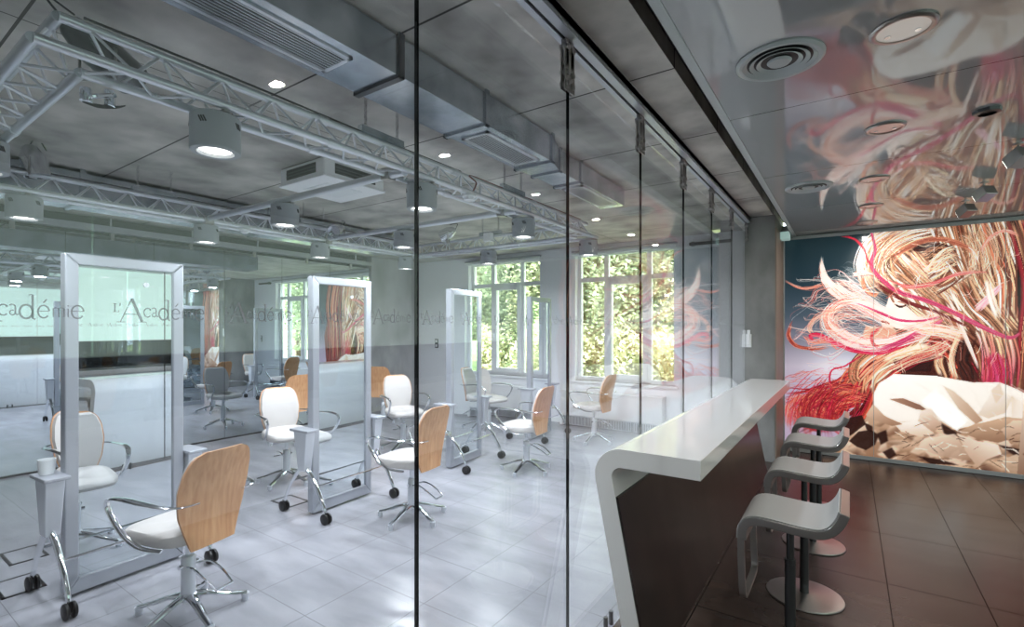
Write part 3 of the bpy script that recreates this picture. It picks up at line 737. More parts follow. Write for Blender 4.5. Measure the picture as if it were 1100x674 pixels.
# clamp cluster under the front corner
t = thing('hanging_clamp', 'chrome clamp with black lever under the front truss corner', 'clamp', (-2.42, 0.68, TZ - 0.02))
b = MB(); b.tube([(-0.03, -0.03, 0), (-0.03, -0.03, -0.05)], 0.02, 10); b.tube([(0.02, 0.03, 0), (0.02, 0.03, -0.06)], 0.018, 10); b.tube([(-0.08, -0.03, -0.02), (0.07, 0.03, -0.03)], 0.01, 8); b.build('jaw', M['chrome'], t)
b = MB(); b.tube(smooth_pts([(-0.03, -0.04, -0.055), (0, 0.0, -0.065), (0.015, 0.05, -0.055), (0.025, 0.08, -0.04)], 5), lerp_list([0.003, 0.008, 0.006, 0.002], 16), 8); b.build('lever', M['black'], t)

# smoke detectors and junction box on the truss
for (x, y, lab) in ((TA + TW, 2.69, 'small white smoke detector with red cable on the near truss run'), (TB + 0.08, 2.42, 'small white smoke detector under the far truss run')):
    t = thing('smoke_detector', lab, 'smoke detector', (x, y, TZ - 0.02), 0, 'smoke detectors on the truss')
    MB().lathe((0, 0), [(0, 0), (0.048, 0), (0.050, -0.012), (0.046, -0.016), (0, -0.016)], 22).build('base_ring', M['paint_white'], t)
    MB().lathe((0, 0), [(0, -0.016), (0.036, -0.016), (0.034, -0.036), (0.02, -0.042), (0, -0.042)], 22).build('sensor', M['paint_white'], t)
t = thing('junction_box', 'small white junction box on the window-side truss run', 'junction box', (-3.50, TC - 0.11, 2.66))
MB().box(-0.055, 0.055, -0.03, 0.03, -0.05, 0.05).build('housing', M['paint_white'], t, bevel=0.006); MB().box(-0.045, 0.045, -0.034, -0.03, -0.04, 0.04).build('lid', M['paint_white'], t, bevel=0.002)

# ------------------------------------------------------------------ near air duct (along the glass wall)
t = thing('air_duct', 'galvanised rectangular air duct with grilles beside the glass wall', 'air duct')
secs = [(-0.6, 0.55, -1.975, -1.678, 2.737), (0.56, 1.55, -1.975, -1.678, 2.737), (1.57, 2.195, -1.975, -1.678, 2.737), (2.21, 2.94, -1.975, -1.678, 2.737), (3.22, 3.55, -2.0, -1.765, 2.757), (3.57, 4.48, -2.0, -1.765, 2.757)]
for y0, y1, x0, x1, z in secs: MB().box(x0, x1, y0, y1, z, CEIL - 0.012).build('duct_section', M['galv'], t, bevel=0.003)
m = MB(); a = [(-1.975, 2.95, 2.737), (-1.678, 2.95, 2.737), (-1.678, 2.95, CEIL - 0.012), (-1.975, 2.95, CEIL - 0.012)]; c = [(-2.0, 3.21, 2.757), (-1.765, 3.21, 2.757), (-1.765, 3.21, CEIL - 0.012), (-2.0, 3.21, CEIL - 0.012)]
m.add(a + c, [(0, 1, 2, 3), (7, 6, 5, 4), (0, 4, 5, 1), (1, 5, 6, 2), (2, 6, 7, 3), (3, 7, 4, 0)]); m.build('duct_taper', M['galv'], t)
for y, x0, x1, z in ((0.555, -1.975, -1.678, 2.737), (1.56, -1.975, -1.678, 2.737), (2.202, -1.975, -1.678, 2.737), (2.945, -1.975, -1.678, 2.737), (3.215, -2.0, -1.765, 2.757), (3.56, -2.0, -1.765, 2.757)):
    b = MB(); b.box(x0 - 0.012, x1 + 0.012, y - 0.016, y + 0.016, z - 0.012, z + 0.0); b.box(x1, x1 + 0.012, y - 0.016, y + 0.016, z - 0.012, CEIL); b.box(x0 - 0.012, x0, y - 0.016, y + 0.016, z - 0.012, CEIL)
    b.build('hanger_bracket', M['dark_steel'] if y in (0.555, 1.56) else M['galv'], t)
for y0, y1, x0, x1, z in ((0.72, 1.34, -1.925, -1.728, 2.737), (2.28, 2.86, -1.925, -1.728, 2.737), (3.64, 4.36, -1.975, -1.79, 2.757)):
    b = MB(); b.box(x0, x1, y0, y0 + 0.018, z - 0.008, z); b.box(x0, x1, y1 - 0.018, y1, z - 0.008, z); b.box(x0, x0 + 0.018, y0, y1, z - 0.008, z); b.box(x1 - 0.018, x1, y0, y1, z - 0.008, z)
    go = b.build('grille', M['alu'], t)
    MB().box(x0 + 0.018, x1 - 0.018, y0 + 0.018, y1 - 0.018, z - 0.0025, z - 0.001).build('grille_back', M['black'], go)
    s = MB(); n = 9
    for i in range(n):
        x = x0 + 0.026 + (x1 - x0 - 0.052) * i / (n - 1); s.box(x - 0.003, x + 0.003, y0 + 0.018, y1 - 0.018, z - 0.0075, z - 0.003)
    s.build('slat', M['alu'], go)
# far duct along the mirrored partition
t = thing('air_duct', 'long grey air duct above the far truss run', 'air duct', (0, 0, 0))
for y0, y1 in ((-1.5, 1.38), (1.40, 3.0), (3.02, 4.9)): MB().box(-5.75, -5.32, y0, y1, 2.66, CEIL - 0.03).build('duct_section', M['galv'], t, bevel=0.003)
for y in (0.2, 1.39, 3.01):
    b = MB(); b.box(-5.765, -5.305, y - 0.018, y + 0.018, 2.645, 2.66); b.box(-5.32, -5.305, y - 0.018, y + 0.018, 2.645, CEIL); b.box(-5.765, -5.75, y - 0.018, y + 0.018, 2.645, CEIL); b.build('hanger_bracket', M['galv'], t)

# ceiling cassette air conditioner
t = thing('air_conditioner', 'white ceiling cassette air conditioner with dark side slots', 'air conditioner', (-3.64, 2.62, 0))
b = MB(); b.box(-0.30, 0.30, -0.30, 0.30, 2.785, 2.925); b.build('body', M['paint_white'], t, bevel=0.018)
b = MB(); b.box(-0.31, 0.31, -0.31, 0.31, 2.770, 2.79); b.build('bottom_panel', M['paint_white'], t, bevel=0.012)
MB().box(-0.17, 0.17, -0.17, 0.17, 2.766, 2.772).build('intake_grille', M['cup'], t, bevel=0.003)
for k in range(4):
    R_ = Matrix.Rotation(k * PI / 2, 3, 'Z'); b = MB()
    b.box(-0.20, 0.20, -0.303, -0.29, 2.815, 2.895); b.v = [tuple(R_ @ Vector(p)) for p in b.v]; so_ = b.build('side_slot', M['black'], t)
    b = MB()
    for z in (2.838, 2.862): b.box(-0.20, 0.20, -0.306, -0.30, z, z + 0.008)
    b.v = [tuple(R_ @ Vector(p)) for p in b.v]; b.build('louver', M['dark_steel'], so_)

# ------------------------------------------------------------------ bar counter
t = thing('bar_counter', 'white bent bar counter with dark inner panel along the glass wall', 'bar counter')
Y0, Y1 = 2.19, 6.06
def arc2(cx, cy, r, a0, a1, n=12): return [(cx + r * math.cos(math.radians(a0 + (a1 - a0) * i / n)), cy + r * math.sin(math.radians(a0 + (a1 - a0) * i / n))) for i in range(n + 1)]
TOPZ, TH_ = 1.03, 0.088
sl = math.atan2(0.86, 0.17)                         # slope of the leaning front
ang = math.degrees(sl)
# outer: overhang edge -> rounded shoulder -> leaning slab to the floor
cx, cz, r0 = -0.878, TOPZ - 0.135, 0.135
end_a = 180 + (90 - ang)
o_arc = arc2(cx, cz, r0, 90, end_a, 14)
dx, dz = math.cos(math.radians(-ang)), math.sin(math.radians(-ang))
last = o_arc[-1]; k = last[1] / -dz
outer = [(-0.522, TOPZ)] + o_arc + [(last[0] + dx * k, 0.0)]
i_arc = arc2(cx, cz, r0 - TH_, 90, end_a, 14)
last = i_arc[-1]; k = last[1] / -dz
inner = [(-0.522, TOPZ - TH_)] + i_arc + [(last[0] + dx * k, 0.0)]
fx = lambda u, v, a: (u, a, v)
MB().strip(outer, inner, Y0, Y1, fx).build('worktop', M['solid_white'], t, angle=30, bevel=0.003)
p0 = Vector((last[0], last[1])); d = Vector((dx, dz)); zt = 0.80
a = p0 + d * ((p0.y - zt) / -dz); c = p0 + d * (p0.y / -dz)
MB().strip([tuple(a), tuple(c)], [(a.x + 0.012, a.y), (c.x + 0.012, c.y)], Y0 + 0.004, Y1 - 0.004, fx).build('dark_panel', M['dark_panel'], t)

# ------------------------------------------------------------------ bar stools (counter side = local -x)
def make_stool():
    root = thing('bar_stool', 'x', 'bar stool')
    W = 0.185
    prof = smooth_pts([(-0.190, 0.66), (-0.186, 0.71), (-0.162, 0.752), (-0.115, 0.770), (-0.04, 0.768), (0.05, 0.762), (0.115, 0.764), (0.150, 0.782), (0.176, 0.818), (0.190, 0.856)], 6)
    n = len(prof); top = []; bot = []
    for i, p in enumerate(prof):
        p = Vector((p[0], p[1])) if len(p) == 2 else p
        q0 = prof[max(i - 1, 0)]; q1 = prof[min(i + 1, n - 1)]
        dd = Vector((q1[0] - q0[0], q1[1] - q0[1])).normalized(); nn = Vector((-dd.y, dd.x))
        top.append((prof[i][0], prof[i][1])); bot.append((prof[i][0] - nn.x * 0.036, prof[i][1] - nn.y * 0.036))
    f = lambda u, v, a: (u, a, v)
    MB().strip(top, bot, -W, W, f).build('seat_frame', M['steel'], root, angle=35, bevel=0.004)
    pt = [(x + 0.0, z) for x, z in top]; up = []
    for i in range(n):
        q0 = prof[max(i - 1, 0)]; q1 = prof[min(i + 1, n - 1)]
        dd = Vector((q1[0] - q0[0], q1[1] - q0[1])).normalized(); nn = Vector((-dd.y, dd.x)); up.append((pt[i][0] + nn.x * 0.006, pt[i][1] + nn.y * 0.006))
    MB().strip(up, pt, -W + 0.006, W - 0.006, f).build('seat_pad', M['stool_seat'], root, angle=35, bevel=0.003)
    # foot loop: flat band down, across and up again
    lp = MB(); zb = 0.40
    path = smooth_pts([(-0.178, -W + 0.017, 0.68), (-0.176, -W + 0.017, 0.56), (-0.172, -W + 0.017, 0.45), (-0.170, -W + 0.024, 0.41), (-0.169, -W + 0.06, 0.395), (-0.169, 0, 0.393),
                       (-0.169, W - 0.06, 0.395), (-0.170, W - 0.024, 0.41), (-0.172, W - 0.017, 0.45), (-0.176, W - 0.017, 0.56), (-0.178, W - 0.017, 0.68)], 6)
    rows = []
    for i, p in enumerate(path):
        dd = (path[min(i + 1, len(path) - 1)] - path[max(i - 1, 0)]).normalized(); xx = Vector((1, 0, 0)); nn = dd.cross(xx).normalized()
        rows.append([p + xx * 0.014 + nn * 0.008, p - xx * 0.014 + nn * 0.008, p - xx * 0.014 - nn * 0.008, p + xx * 0.014 - nn * 0.008])
    lp.grid(rows, True); lp.build('footrest', M['steel'], root, angle=50)
    MB().cyl((0, 0), 0.016, 0.45, 0.735, 18).build('piston', M['dark_steel'], root)
    MB().lathe((0, 0), [(0, 0.01), (0.026, 0.01), (0.024, 0.03), (0.022, 0.53), (0.024, 0.532), (0.024, 0.55), (0.0, 0.55)], 20).build('post', M['dark_steel'], root)
    MB().lathe((0, 0), [(0, 0), (0.200, 0), (0.203, 0.005), (0.200, 0.010), (0.06, 0.016), (0.03, 0.022), (0, 0.022)], 48).build('base_plate', M['steel'], root)
    MB().box(-0.07, 0.07, -0.05, 0.05, 0.722, 0.737).build('mount_plate', M['dark_steel'], root)
    lv = MB(); lv.tube(smooth_pts([(0.03, 0.03, 0.715), (0.09, 0.08, 0.712), (0.13, 0.11, 0.708)], 5), 0.005, 8); lv.build('lever', M['dark_steel'], root)
    return root
stool = make_stool()
for k, (y, lab) in enumerate([(2.56, 'grey bar stool nearest the camera at the white counter'), (3.415, 'second grey bar stool from the camera'), (4.27, 'third grey bar stool from the camera'), (5.12, 'farthest grey bar stool, next to the hair picture')]):
    o = stool if k == 0 else copy_tree(stool)
    o.location = (-0.22, y, 0); tag(o, lab, 'bar stool', 'bar stools at the white counter')

# ------------------------------------------------------------------ bar ceiling fittings
def diffuser(x, y, R, lab):
    t = thing('ceiling_air_vent', lab, 'air vent', (x, y, BARC), 0, 'round air diffusers in the bar ceiling')
    MB().lathe((0, 0), [(R * 0.86, 0), (R, 0), (R, -0.006), (R * 0.93, -0.014), (R * 0.84, -0.012)], 48).build('outer_ring', M['trim_grey'], t)
    MB().cyl((0, 0), R * 0.86, -0.002, -0.0005, 40).build('back_plate', M['black'], t)
    for k, f in enumerate((0.74, 0.58, 0.42)):
        MB().lathe((0, 0), [(R * f, -0.003), (R * f + 0.016, -0.012), (R * f + 0.018, -0.010), (R * f + 0.004, -0.002)], 40).build('cone_ring', M['trim_grey'], t)
    MB().lathe((0, 0), [(0, -0.016), (R * 0.24, -0.014), (R * 0.28, -0.006), (R * 0.26, -0.003), (0, -0.003)], 36).build('centre_cap', M['trim_grey'], t)
diffuser(-0.254, 2.465, 0.175, 'large round air diffuser nearest the camera in the glossy ceiling')
diffuser(-0.28, 4.82, 0.175, 'flat round air diffuser farther along the glossy ceiling')
def downlight(x, y, R, lab, lensm, power):
    t = thing('downlight', lab, 'ceiling light', (x, y, BARC), 0, 'round downlights in the bar ceiling')
    MB().lathe((0, 0), [(R * 0.78, -0.001), (R, 0), (R, -0.006), (R * 0.9, -0.012), (R * 0.78, -0.010)], 40).build('ring', M['steel'], t)
    lo = MB().lathe((0, 0), [(0, -0.003), (R * 0.8, -0.003), (R * 0.8, -0.007), (0, -0.007)], 36).build('lens', lensm, t)
    b = MB()
    for q in (0.5, 2.6): b.cyl((R * 0.5 * math.cos(q), R * 0.5 * math.sin(q)), R * 0.1, -0.011, -0.006, 12)
    b.build('bulb', M['chrome'], lo)
    if power: area_light('downlight_light', (x, y, BARC - 0.03), 0.05, power, (1.0, 0.93, 0.86))
downlight(0.176, 1.30, 0.11, 'round downlight above the camera, seen mirrored in the glass wall', M['lens_dim'], BAR_W)
downlight(0.176, 0.13, 0.11, 'added round downlight right above the camera, brightening the counter end', M['lens_dim'], BAR_W)  # unseen lamp added to brighten the near end of the counter
downlight(0.176, -1.04, 0.11, 'added round downlight behind the camera, brightening the bar', M['lens_dim'], BAR_W)  # another added lamp out of view, makes the bar brighter
downlight(0.176, 2.472, 0.11, 'white round downlight at the top of the picture', M['lens_dim'], BAR_W)
downlight(0.177, 3.644, 0.10, 'chrome ringed downlight, second from the camera', M['steel'], BAR_W)
downlight(0.165, 4.847, 0.10, 'chrome ringed downlight, third from the camera', M['steel'], BAR_W)
downlight(0.175, 5.90, 0.10, 'chrome ringed downlight, fourth from the camera', M['steel'], BAR_W)
downlight(0.168, 6.82, 0.10, 'chrome ringed downlight closest to the hair picture', M['steel'], BAR_W)
t = thing('ceiling_vent', 'small dark octagonal vent in the glossy ceiling', 'vent', (0.62, 3.67, BARC))
MB().lathe((0, 0), [(0.04, -0.002), (0.062, 0), (0.060, -0.016), (0.04, -0.02)], 8).build('ring', M['dark_steel'], t); MB().cyl((0, 0), 0.042, -0.006, -0.001, 8).build('opening', M['black'], t)
def wash(x, y, lab):
    t = thing('wall_washer', lab, 'spotlight', (x, y, BARC), 0, 'wall washer spots under the bar ceiling')
    b = MB(); b.box(-0.05, 0.05, -0.06, 0.05, -0.135, -0.05)
    R_ = Matrix.Rotation(math.radians(35), 3, 'Z') @ Matrix.Rotation(math.radians(-28), 3, 'X')
    b.v = [tuple(R_ @ (Vector(p) + Vector((0, 0, 0.09))) - Vector((0, 0, 0.09))) for p in b.v]
    b.build('head', M['steel'], t, bevel=0.006)
    l = MB(); l.box(-0.042, 0.042, 0.05, 0.054, -0.125, -0.06); l.v = [tuple(R_ @ (Vector(p) + Vector((0, 0, 0.09))) - Vector((0, 0, 0.09))) for p in l.v]; l.build('lens', M['lens'], t)
    b = MB(); b.cyl((0, 0), 0.03, -0.006, 0.0, 16); b.tube([(0, 0, 0), (0, 0, -0.06)], 0.008, 8); b.build('stem', M['steel'], t)
wash(0.90, 4.46, 'square wall washer spot nearest the camera at the right'); wash(0.91, 5.50, 'square wall washer spot, middle of the row of three'); wash(0.90, 6.20, 'square wall washer spot closest to the hair picture')
t = thing('recess_glow_box', 'small glowing box standing for the lit recess end beside the concrete column', 'glow box', (-0.645, 6.98, 2.735))  # stands in for the lit end of the ceiling recess, glow in its colour
MB().box(-0.055, 0.04, -0.10, 0.10, -0.045, 0.044).build('diffuser', M['green_tint'], t, bevel=0.01); MB().box(-0.06, -0.055, -0.11, 0.11, -0.05, 0.045).build('back_plate', M['steel'], t)

# ------------------------------------------------------------------ reception side (seen in the mirrors)
t = thing('reception_wall_panel', 'pale green glowing glass wall panel above a black band', 'wall panel', (2.92, 0, 0))
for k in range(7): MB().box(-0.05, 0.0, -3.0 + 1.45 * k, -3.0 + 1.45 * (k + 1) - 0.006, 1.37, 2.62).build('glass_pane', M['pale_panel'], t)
t = thing('black_splashback', 'black glass band on the reception wall', 'wall panel', (2.92, 0, 0))
for k in range(7): MB().box(-0.04, 0.0, -3.0 + 1.45 * k, -3.0 + 1.45 * (k + 1) - 0.006, 0.90, 1.36).build('glass_pane', M['black_gloss'], t)
t = thing('reception_back_counter', 'long white counter along the reception wall', 'counter', (2.92, 0, 0))
MB().box(-0.60, 0, -3.0, 7.1, 0.82, 0.895).build('worktop', M['solid_white'], t, bevel=0.006)
for k in range(7): MB().box(-0.56, 0, -3.0 + 1.44 * k, -3.0 + 1.44 * (k + 1) - 0.008, 0.0, 0.82).build('front_panel', M['wall_white'], t, bevel=0.003)
# ------------------------------------------------------------------ hair picture (flat print with emission)
MY = WY - 0.035
MX0, MX1, MZ0, MZ1, RES = -0.69, 2.84, 0.05, 2.735, 0.0045
NX = int((MX1 - MX0) / RES) + 1; NZ = int((MZ1 - MZ0) / RES) + 1
IMG = np.zeros((NZ, NX, 3))
rng = np.random.default_rng(11)
def pw(px, py):
    """sketch units of the picture -> metres on the print"""
    t = (np.asarray(px, float) - 550) / 530; dy = 0.826 + 0.564 * t; dep = MY / dy
    return (-0.564 + 0.826 * t) * dep, 1.6 - (np.asarray(py, float) - 352) / 530 * dep
def to_ij(X, Z): return (Z - MZ0) / RES, (X - MX0) / RES
zz, xx = np.mgrid[0:NZ, 0:NX]; ZZ = MZ0 + zz * RES; XX = MX0 + xx * RES
# background: deep teal above, lilac below
stops = [(0.0, (186, 166, 192)), (0.8, (184, 168, 192)), (1.1, (180, 170, 188)), (1.4, (128, 124, 142)), (1.75, (66, 80, 94)), (2.15, (34, 52, 62)), (2.75, (18, 38, 44))]
for c in range(3): IMG[:, :, c] = np.interp(ZZ, [s[0] for s in stops], [s[1][c] for s in stops])
glow = np.exp(-((XX + 0.1) ** 2 / 0.12 + (ZZ - 1.12) ** 2 / 0.06)); IMG += glow[..., None] * np.array([44, 50, 44])
def poly(pts, col, alpha=1.0, noise=0, world=False, col2=None, ax=(0, 1)):
    """filled shape; with col2 the colour runs from col to col2 along direction ax"""
    P = np.array(pts, float)
    X, Z = (P[:, 0], P[:, 1]) if world else pw(P[:, 0], P[:, 1])
    r, c = to_ij(X, Z)
    i0, i1 = max(int(r.min()), 0), min(int(r.max()) + 2, NZ); j0, j1 = max(int(c.min()), 0), min(int(c.max()) + 2, NX)
    if i1 <= i0 or j1 <= j0: return
    gi, gj = np.mgrid[i0:i1, j0:j1]; ins = np.zeros(gi.shape, bool); n = len(r); j = n - 1
    for i in range(n):
        if r[i] != r[j]:
            cond = ((r[i] > gi) != (r[j] > gi)) & (gj < (c[j] - c[i]) * (gi - r[i]) / (r[j] - r[i]) + c[i]); ins ^= cond
        j = i
    sub = IMG[i0:i1, j0:j1]; colr = np.broadcast_to(np.array(col, float), sub.shape)
    if col2 is not None:
        s = gj * ax[0] - gi * ax[1]; v = s[ins]
        if v.size:
            f = np.clip((s - v.min()) / (v.max() - v.min() + 1e-9), 0, 1)[..., None]; colr = colr * (1 - f) + np.array(col2, float) * f
    if noise: colr = colr + rng.normal(0, noise, gi.shape)[..., None]
    sub[ins] = sub[ins] * (1 - alpha) + colr[ins] * alpha
def soften(x0, y0, x1, y1, k=1):
    X, Z = pw(np.array([x0, x1]), np.array([y0, y1])); r, c = to_ij(X, Z)
    i0, i1 = max(int(min(r)), 1), min(int(max(r)), NZ - 1); j0, j1 = max(int(min(c)), 1), min(int(max(c)), NX - 1)
    for _ in range(k):
        A = IMG[i0 - 1:i1 + 1, j0 - 1:j1 + 1]; h, w_ = A.shape[0] - 2, A.shape[1] - 2
        IMG[i0:i1, j0:j1] = sum(A[a:a + h, b:b + w_] for a in range(3) for b in range(3))[:i1 - i0, :j1 - j0] / 9
def cr(P, n):
    P = np.array(P, float); m = len(P) - 1; t = np.linspace(0, m, n); k = np.minimum(t.astype(int), m - 1); f = (t - k)[:, None]
    p0 = P[np.maximum(k - 1, 0)]; p1 = P[k]; p2 = P[k + 1]; p3 = P[np.minimum(k + 2, m)]
    return 0.5 * (2 * p1 + (p2 - p0) * f + (2 * p0 - 5 * p1 + 4 * p2 - p3) * f ** 2 + (3 * p1 - p0 - 3 * p2 + p3) * f ** 3)
def stroke(path, wpx, col, alpha=1.0, col2=None):
    X, Z = pw(path[:, 0], path[:, 1]); r, c = to_ij(X, Z)
    d = np.hypot(np.diff(r), np.diff(c)).sum(); n = int(max(d * 1.5, 8))
    u = np.linspace(0, len(r) - 1, n); r = np.interp(u, np.arange(len(r)), r); c = np.interp(u, np.arange(len(c)), c)
    hw = wpx * 0.5 * 1.85; f = u / u[-1]
    tp = np.minimum(1, np.minimum(f * 6 + 0.15, (1 - f) * 5 + 0.1))
    tr = np.gradient(r); tc = np.gradient(c); L = np.hypot(tr, tc) + 1e-9; nr, nc = -tc / L, tr / L
    k = max(int(hw * 2.2) + 1, 1); offs = np.linspace(-1, 1, k) if k > 1 else np.array([0.0])
    F = IMG.reshape(-1, 3); idx = []; ff = []
    for o in offs:
        ri = np.round(r + nr * o * hw * tp).astype(int); ci = np.round(c + nc * o * hw * tp).astype(int)
        ok = (ri >= 0) & (ri < NZ) & (ci >= 0) & (ci < NX); idx.append(ri[ok] * NX + ci[ok]); ff.append(f[ok])
    idx, ui = np.unique(np.concatenate(idx), return_index=True); ff = np.concatenate(ff)[ui][:, None]
    colr = np.array(col, float) if col2 is None else np.array(col, float) * (1 - ff) + np.array(col2, float) * ff
    al = alpha * np.minimum(1, np.minimum(ff * 8 + 0.2, (1 - ff) * 5 + 0.05))
    F[idx] = F[idx] * (1 - al) + colr * al
def frame_of(pts):
    P = np.array(pts, float); tg = np.gradient(P, axis=0); L = np.hypot(tg[:, 0], tg[:, 1])[:, None] + 1e-9
    return P, np.stack([-tg[:, 1], tg[:, 0]], 1) / L
def bundle(pts, spread, n, cols, wr=(0.35, 0.9), jit=1.0, alpha=(0.5, 1.0), rag=0.2, wob=0.8, tip=None):
    """loose single hairs along a path"""
    P, nn = frame_of(pts); m = len(P); sp = np.interp(np.linspace(0, 1, m), np.linspace(0, 1, len(spread)), spread)
    for _ in range(n):
        u = rng.normal(0, 0.55); Q = P + nn * (u * sp)[:, None] + rng.normal(0, jit, P.shape) * np.linspace(0.5, 1.2, m)[:, None]
        path = cr(Q, 14 * (m - 1) + 1); ph = rng.uniform(0, 6.28); fr = rng.uniform(0.5, 2.5)
        path[:, 1] += np.sin(np.linspace(0, fr * 6.28, len(path)) + ph) * wob; path[:, 0] += np.sin(np.linspace(0, fr * 4.1, len(path)) + ph * 2) * wob * 0.6
        a, b = rng.uniform(0, rag), 1 - rng.uniform(0, rag); path = path[int(a * len(path)): max(int(b * len(path)), int(a * len(path)) + 4)]
        col = np.clip(np.array(cols[rng.integers(len(cols))], float) + rng.normal(0, 10), 0, 255)
        stroke(path, rng.uniform(*wr), col, rng.uniform(*alpha), None if tip is None else tip[rng.integers(len(tip))])
def locks(pts, spread, nl, cols, lw=(1.2, 3.0), ns=16, jit=2.0, rag=0.12, dark=0.46, hi=1.16, wob=1.2, tip=None, wr=(0.35, 0.75)):
    """tresses: each a sheaf of fine hairs, light in its middle and dark at its edges"""
    P, nn = frame_of(pts); m = len(P); sp = np.interp(np.linspace(0, 1, m), np.linspace(0, 1, len(spread)), spread); us = np.linspace(-1, 1, nl); rng.shuffle(us)
    for k in range(nl):
        u0 = us[k] + rng.normal(0, 0.12); w0 = rng.uniform(*lw); base = np.array(cols[rng.integers(len(cols))], float)
        J = rng.normal(0, jit, P.shape) * np.linspace(0.4, 1.2, m)[:, None]; ph = rng.uniform(0, 6.28); fr = rng.uniform(0.5, 1.6)
        tc = None if tip is None else np.array(tip[rng.integers(len(tip))], float)
        for v in sorted(rng.normal(0, 0.5, ns), key=lambda q: -abs(q)):
            prof = 1 - 0.55 * np.linspace(0, 1, m) ** 2
            Q = P + nn * (u0 * sp + v * w0 * prof)[:, None] + J + rng.normal(0, 0.25, P.shape)
            path = cr(Q, 14 * (m - 1) + 1); path[:, 1] += np.sin(np.linspace(0, fr * 6.28, len(path)) + ph) * wob
            a, b = rng.uniform(0, rag), 1 - rng.uniform(0, rag); path = path[int(a * len(path)): max(int(b * len(path)), int(a * len(path)) + 4)]
            g = hi - (hi - dark) * min(1, abs(v) * 1.25); g += rng.normal(0, 0.06)
            tint = np.array([1.0, 1.0, 1.0]) if g > 0.95 else np.array([1.06, 0.80 + 0.2 * g, 0.66 + 0.34 * g])
            stroke(path, rng.uniform(*wr), np.clip(base * g * tint, 0, 255), rng.uniform(0.5, 0.95), None if tc is None else np.clip(tc * g, 0, 255))
BL = [(254, 236, 212), (248, 220, 190), (238, 202, 166), (222, 176, 138), (198, 146, 110), (255, 248, 234)]
BR = [(172, 112, 82), (136, 78, 58), (206, 150, 114), (110, 56, 44), (224, 178, 140)]
RD = [(180, 40, 46), (150, 26, 42), (206, 84, 62), (216, 120, 88), (112, 26, 32), (196, 30, 66), (226, 146, 110)]
WP = [(255, 248, 242), (252, 230, 218), (246, 206, 192), (255, 252, 248), (236, 172, 150), (218, 116, 108)]
MG = [(192, 36, 86), (206, 76, 120), (160, 26, 60), (222, 116, 142)]
DK = [(50, 22, 18), (36, 14, 12), (78, 34, 26)]
# part of the print beyond the photograph's right edge
poly([(1.40, 0.5), (1.95, 0.5), (2.05, 1.4), (1.85, 2.1), (1.95, 2.8), (1.38, 2.8)], (120, 48, 42), 1, 10, True)
# dark base under the hair
poly([(925, 262), (945, 250), (985, 243), (1040, 238), (1112, 232), (1114, 425), (1085, 414), (1000, 404), (960, 404), (940, 412), (926, 402), (918, 392), (930, 378), (950, 366), (958, 345), (958, 322), (945, 312), (932, 300), (926, 282)], (104, 58, 40), 1, 14)
poly([(1000, 350), (1040, 360), (1060, 416), (1000, 405), (958, 402), (962, 384)], (66, 26, 20), 1, 10)
poly([(1085, 235), (1114, 232), (1114, 340), (1096, 330), (1088, 290)], (62, 26, 24), 1, 10)
# face
poly([(955, 318), (966, 306), (986, 310), (1012, 330), (1024, 348), (990, 358), (962, 353), (952, 347), (945, 341), (951, 332)], (254, 242, 234), 1, 0, False, (244, 220, 206), (1, 0.6))
poly([(946, 343), (958, 350), (964, 358), (948, 354)], (238, 206, 190)); poly([(930, 350), (960, 353), (966, 368), (950, 376), (934, 372), (926, 362)], (214, 156, 128), 1, 6)
soften(925, 300, 1025, 378, 2)
# crown
locks([(946, 262), (962, 284), (985, 306), (1014, 330)], [12, 24], 30, BL + BR[:1], (1.5, 3.4), 18)
locks([(985, 262), (1008, 285), (1034, 308), (1064, 340)], [13, 28], 34, BL + BR[::2], (1.2, 3.0), 18)
bundle([(985, 270), (1010, 292), (1040, 318)], [30, 34], 140, BL + BR, (0.3, 0.7), 3)
locks([(1000, 304), (1022, 292), (1040, 277), (1048, 262)], [14, 12], 14, BL[1:] + BR, (1, 2), 14)
locks([(1040, 298), (1055, 325), (1072, 345), (1088, 362)], [24, 15], 20, BL[1:] + BR, (1.2, 3), 16)
locks([(972, 243), (948, 254), (931, 278), (933, 300), (950, 318)], [7, 9], 11, BL, (1.2, 2.6), 14)
locks([(1015, 243), (975, 250), (950, 268), (943, 292), (958, 310)], [11, 11], 14, BL, (1, 2.2), 14)
bundle([(985, 246), (955, 262), (940, 286), (948, 308)], [16, 14], 60, BL + BR, (0.3, 0.6), 3, (0.5, 1))
bundle([(960, 245), (935, 262), (926, 284), (930, 300)], [5, 6], 26, BL[:3] + WP[:2], (0.3, 0.6), 2, (0.4, 0.9))
locks([(1018, 239), (1026, 268), (1040, 296)], [18, 9], 14, BL + BR[:2], (1, 2.2), 14)
locks([(1046, 237), (1050, 268), (1047, 292)], [13, 11], 12, BL + BR[:3], (1, 2.6), 14)
locks([(1064, 235), (1076, 268), (1085, 300), (1088, 345)], [17, 14], 20, BL[1:] + BR + RD[2:4], (1.2, 3), 16)
locks([(1088, 233), (1098, 262), (1101, 310), (1098, 350)], [10, 9], 10, DK + RD[:2] + BR[1:4], (1.4, 3), 14)
locks([(1106, 232), (1122, 300), (1118, 360), (1112, 425)], [24, 22], 20, RD + BR, (2, 4), 18)
bundle([(1046, 246), (1056, 268), (1062, 300)], [30, 24], 90, BL + BR, (0.3, 0.6), 4, (0.4, 0.9))
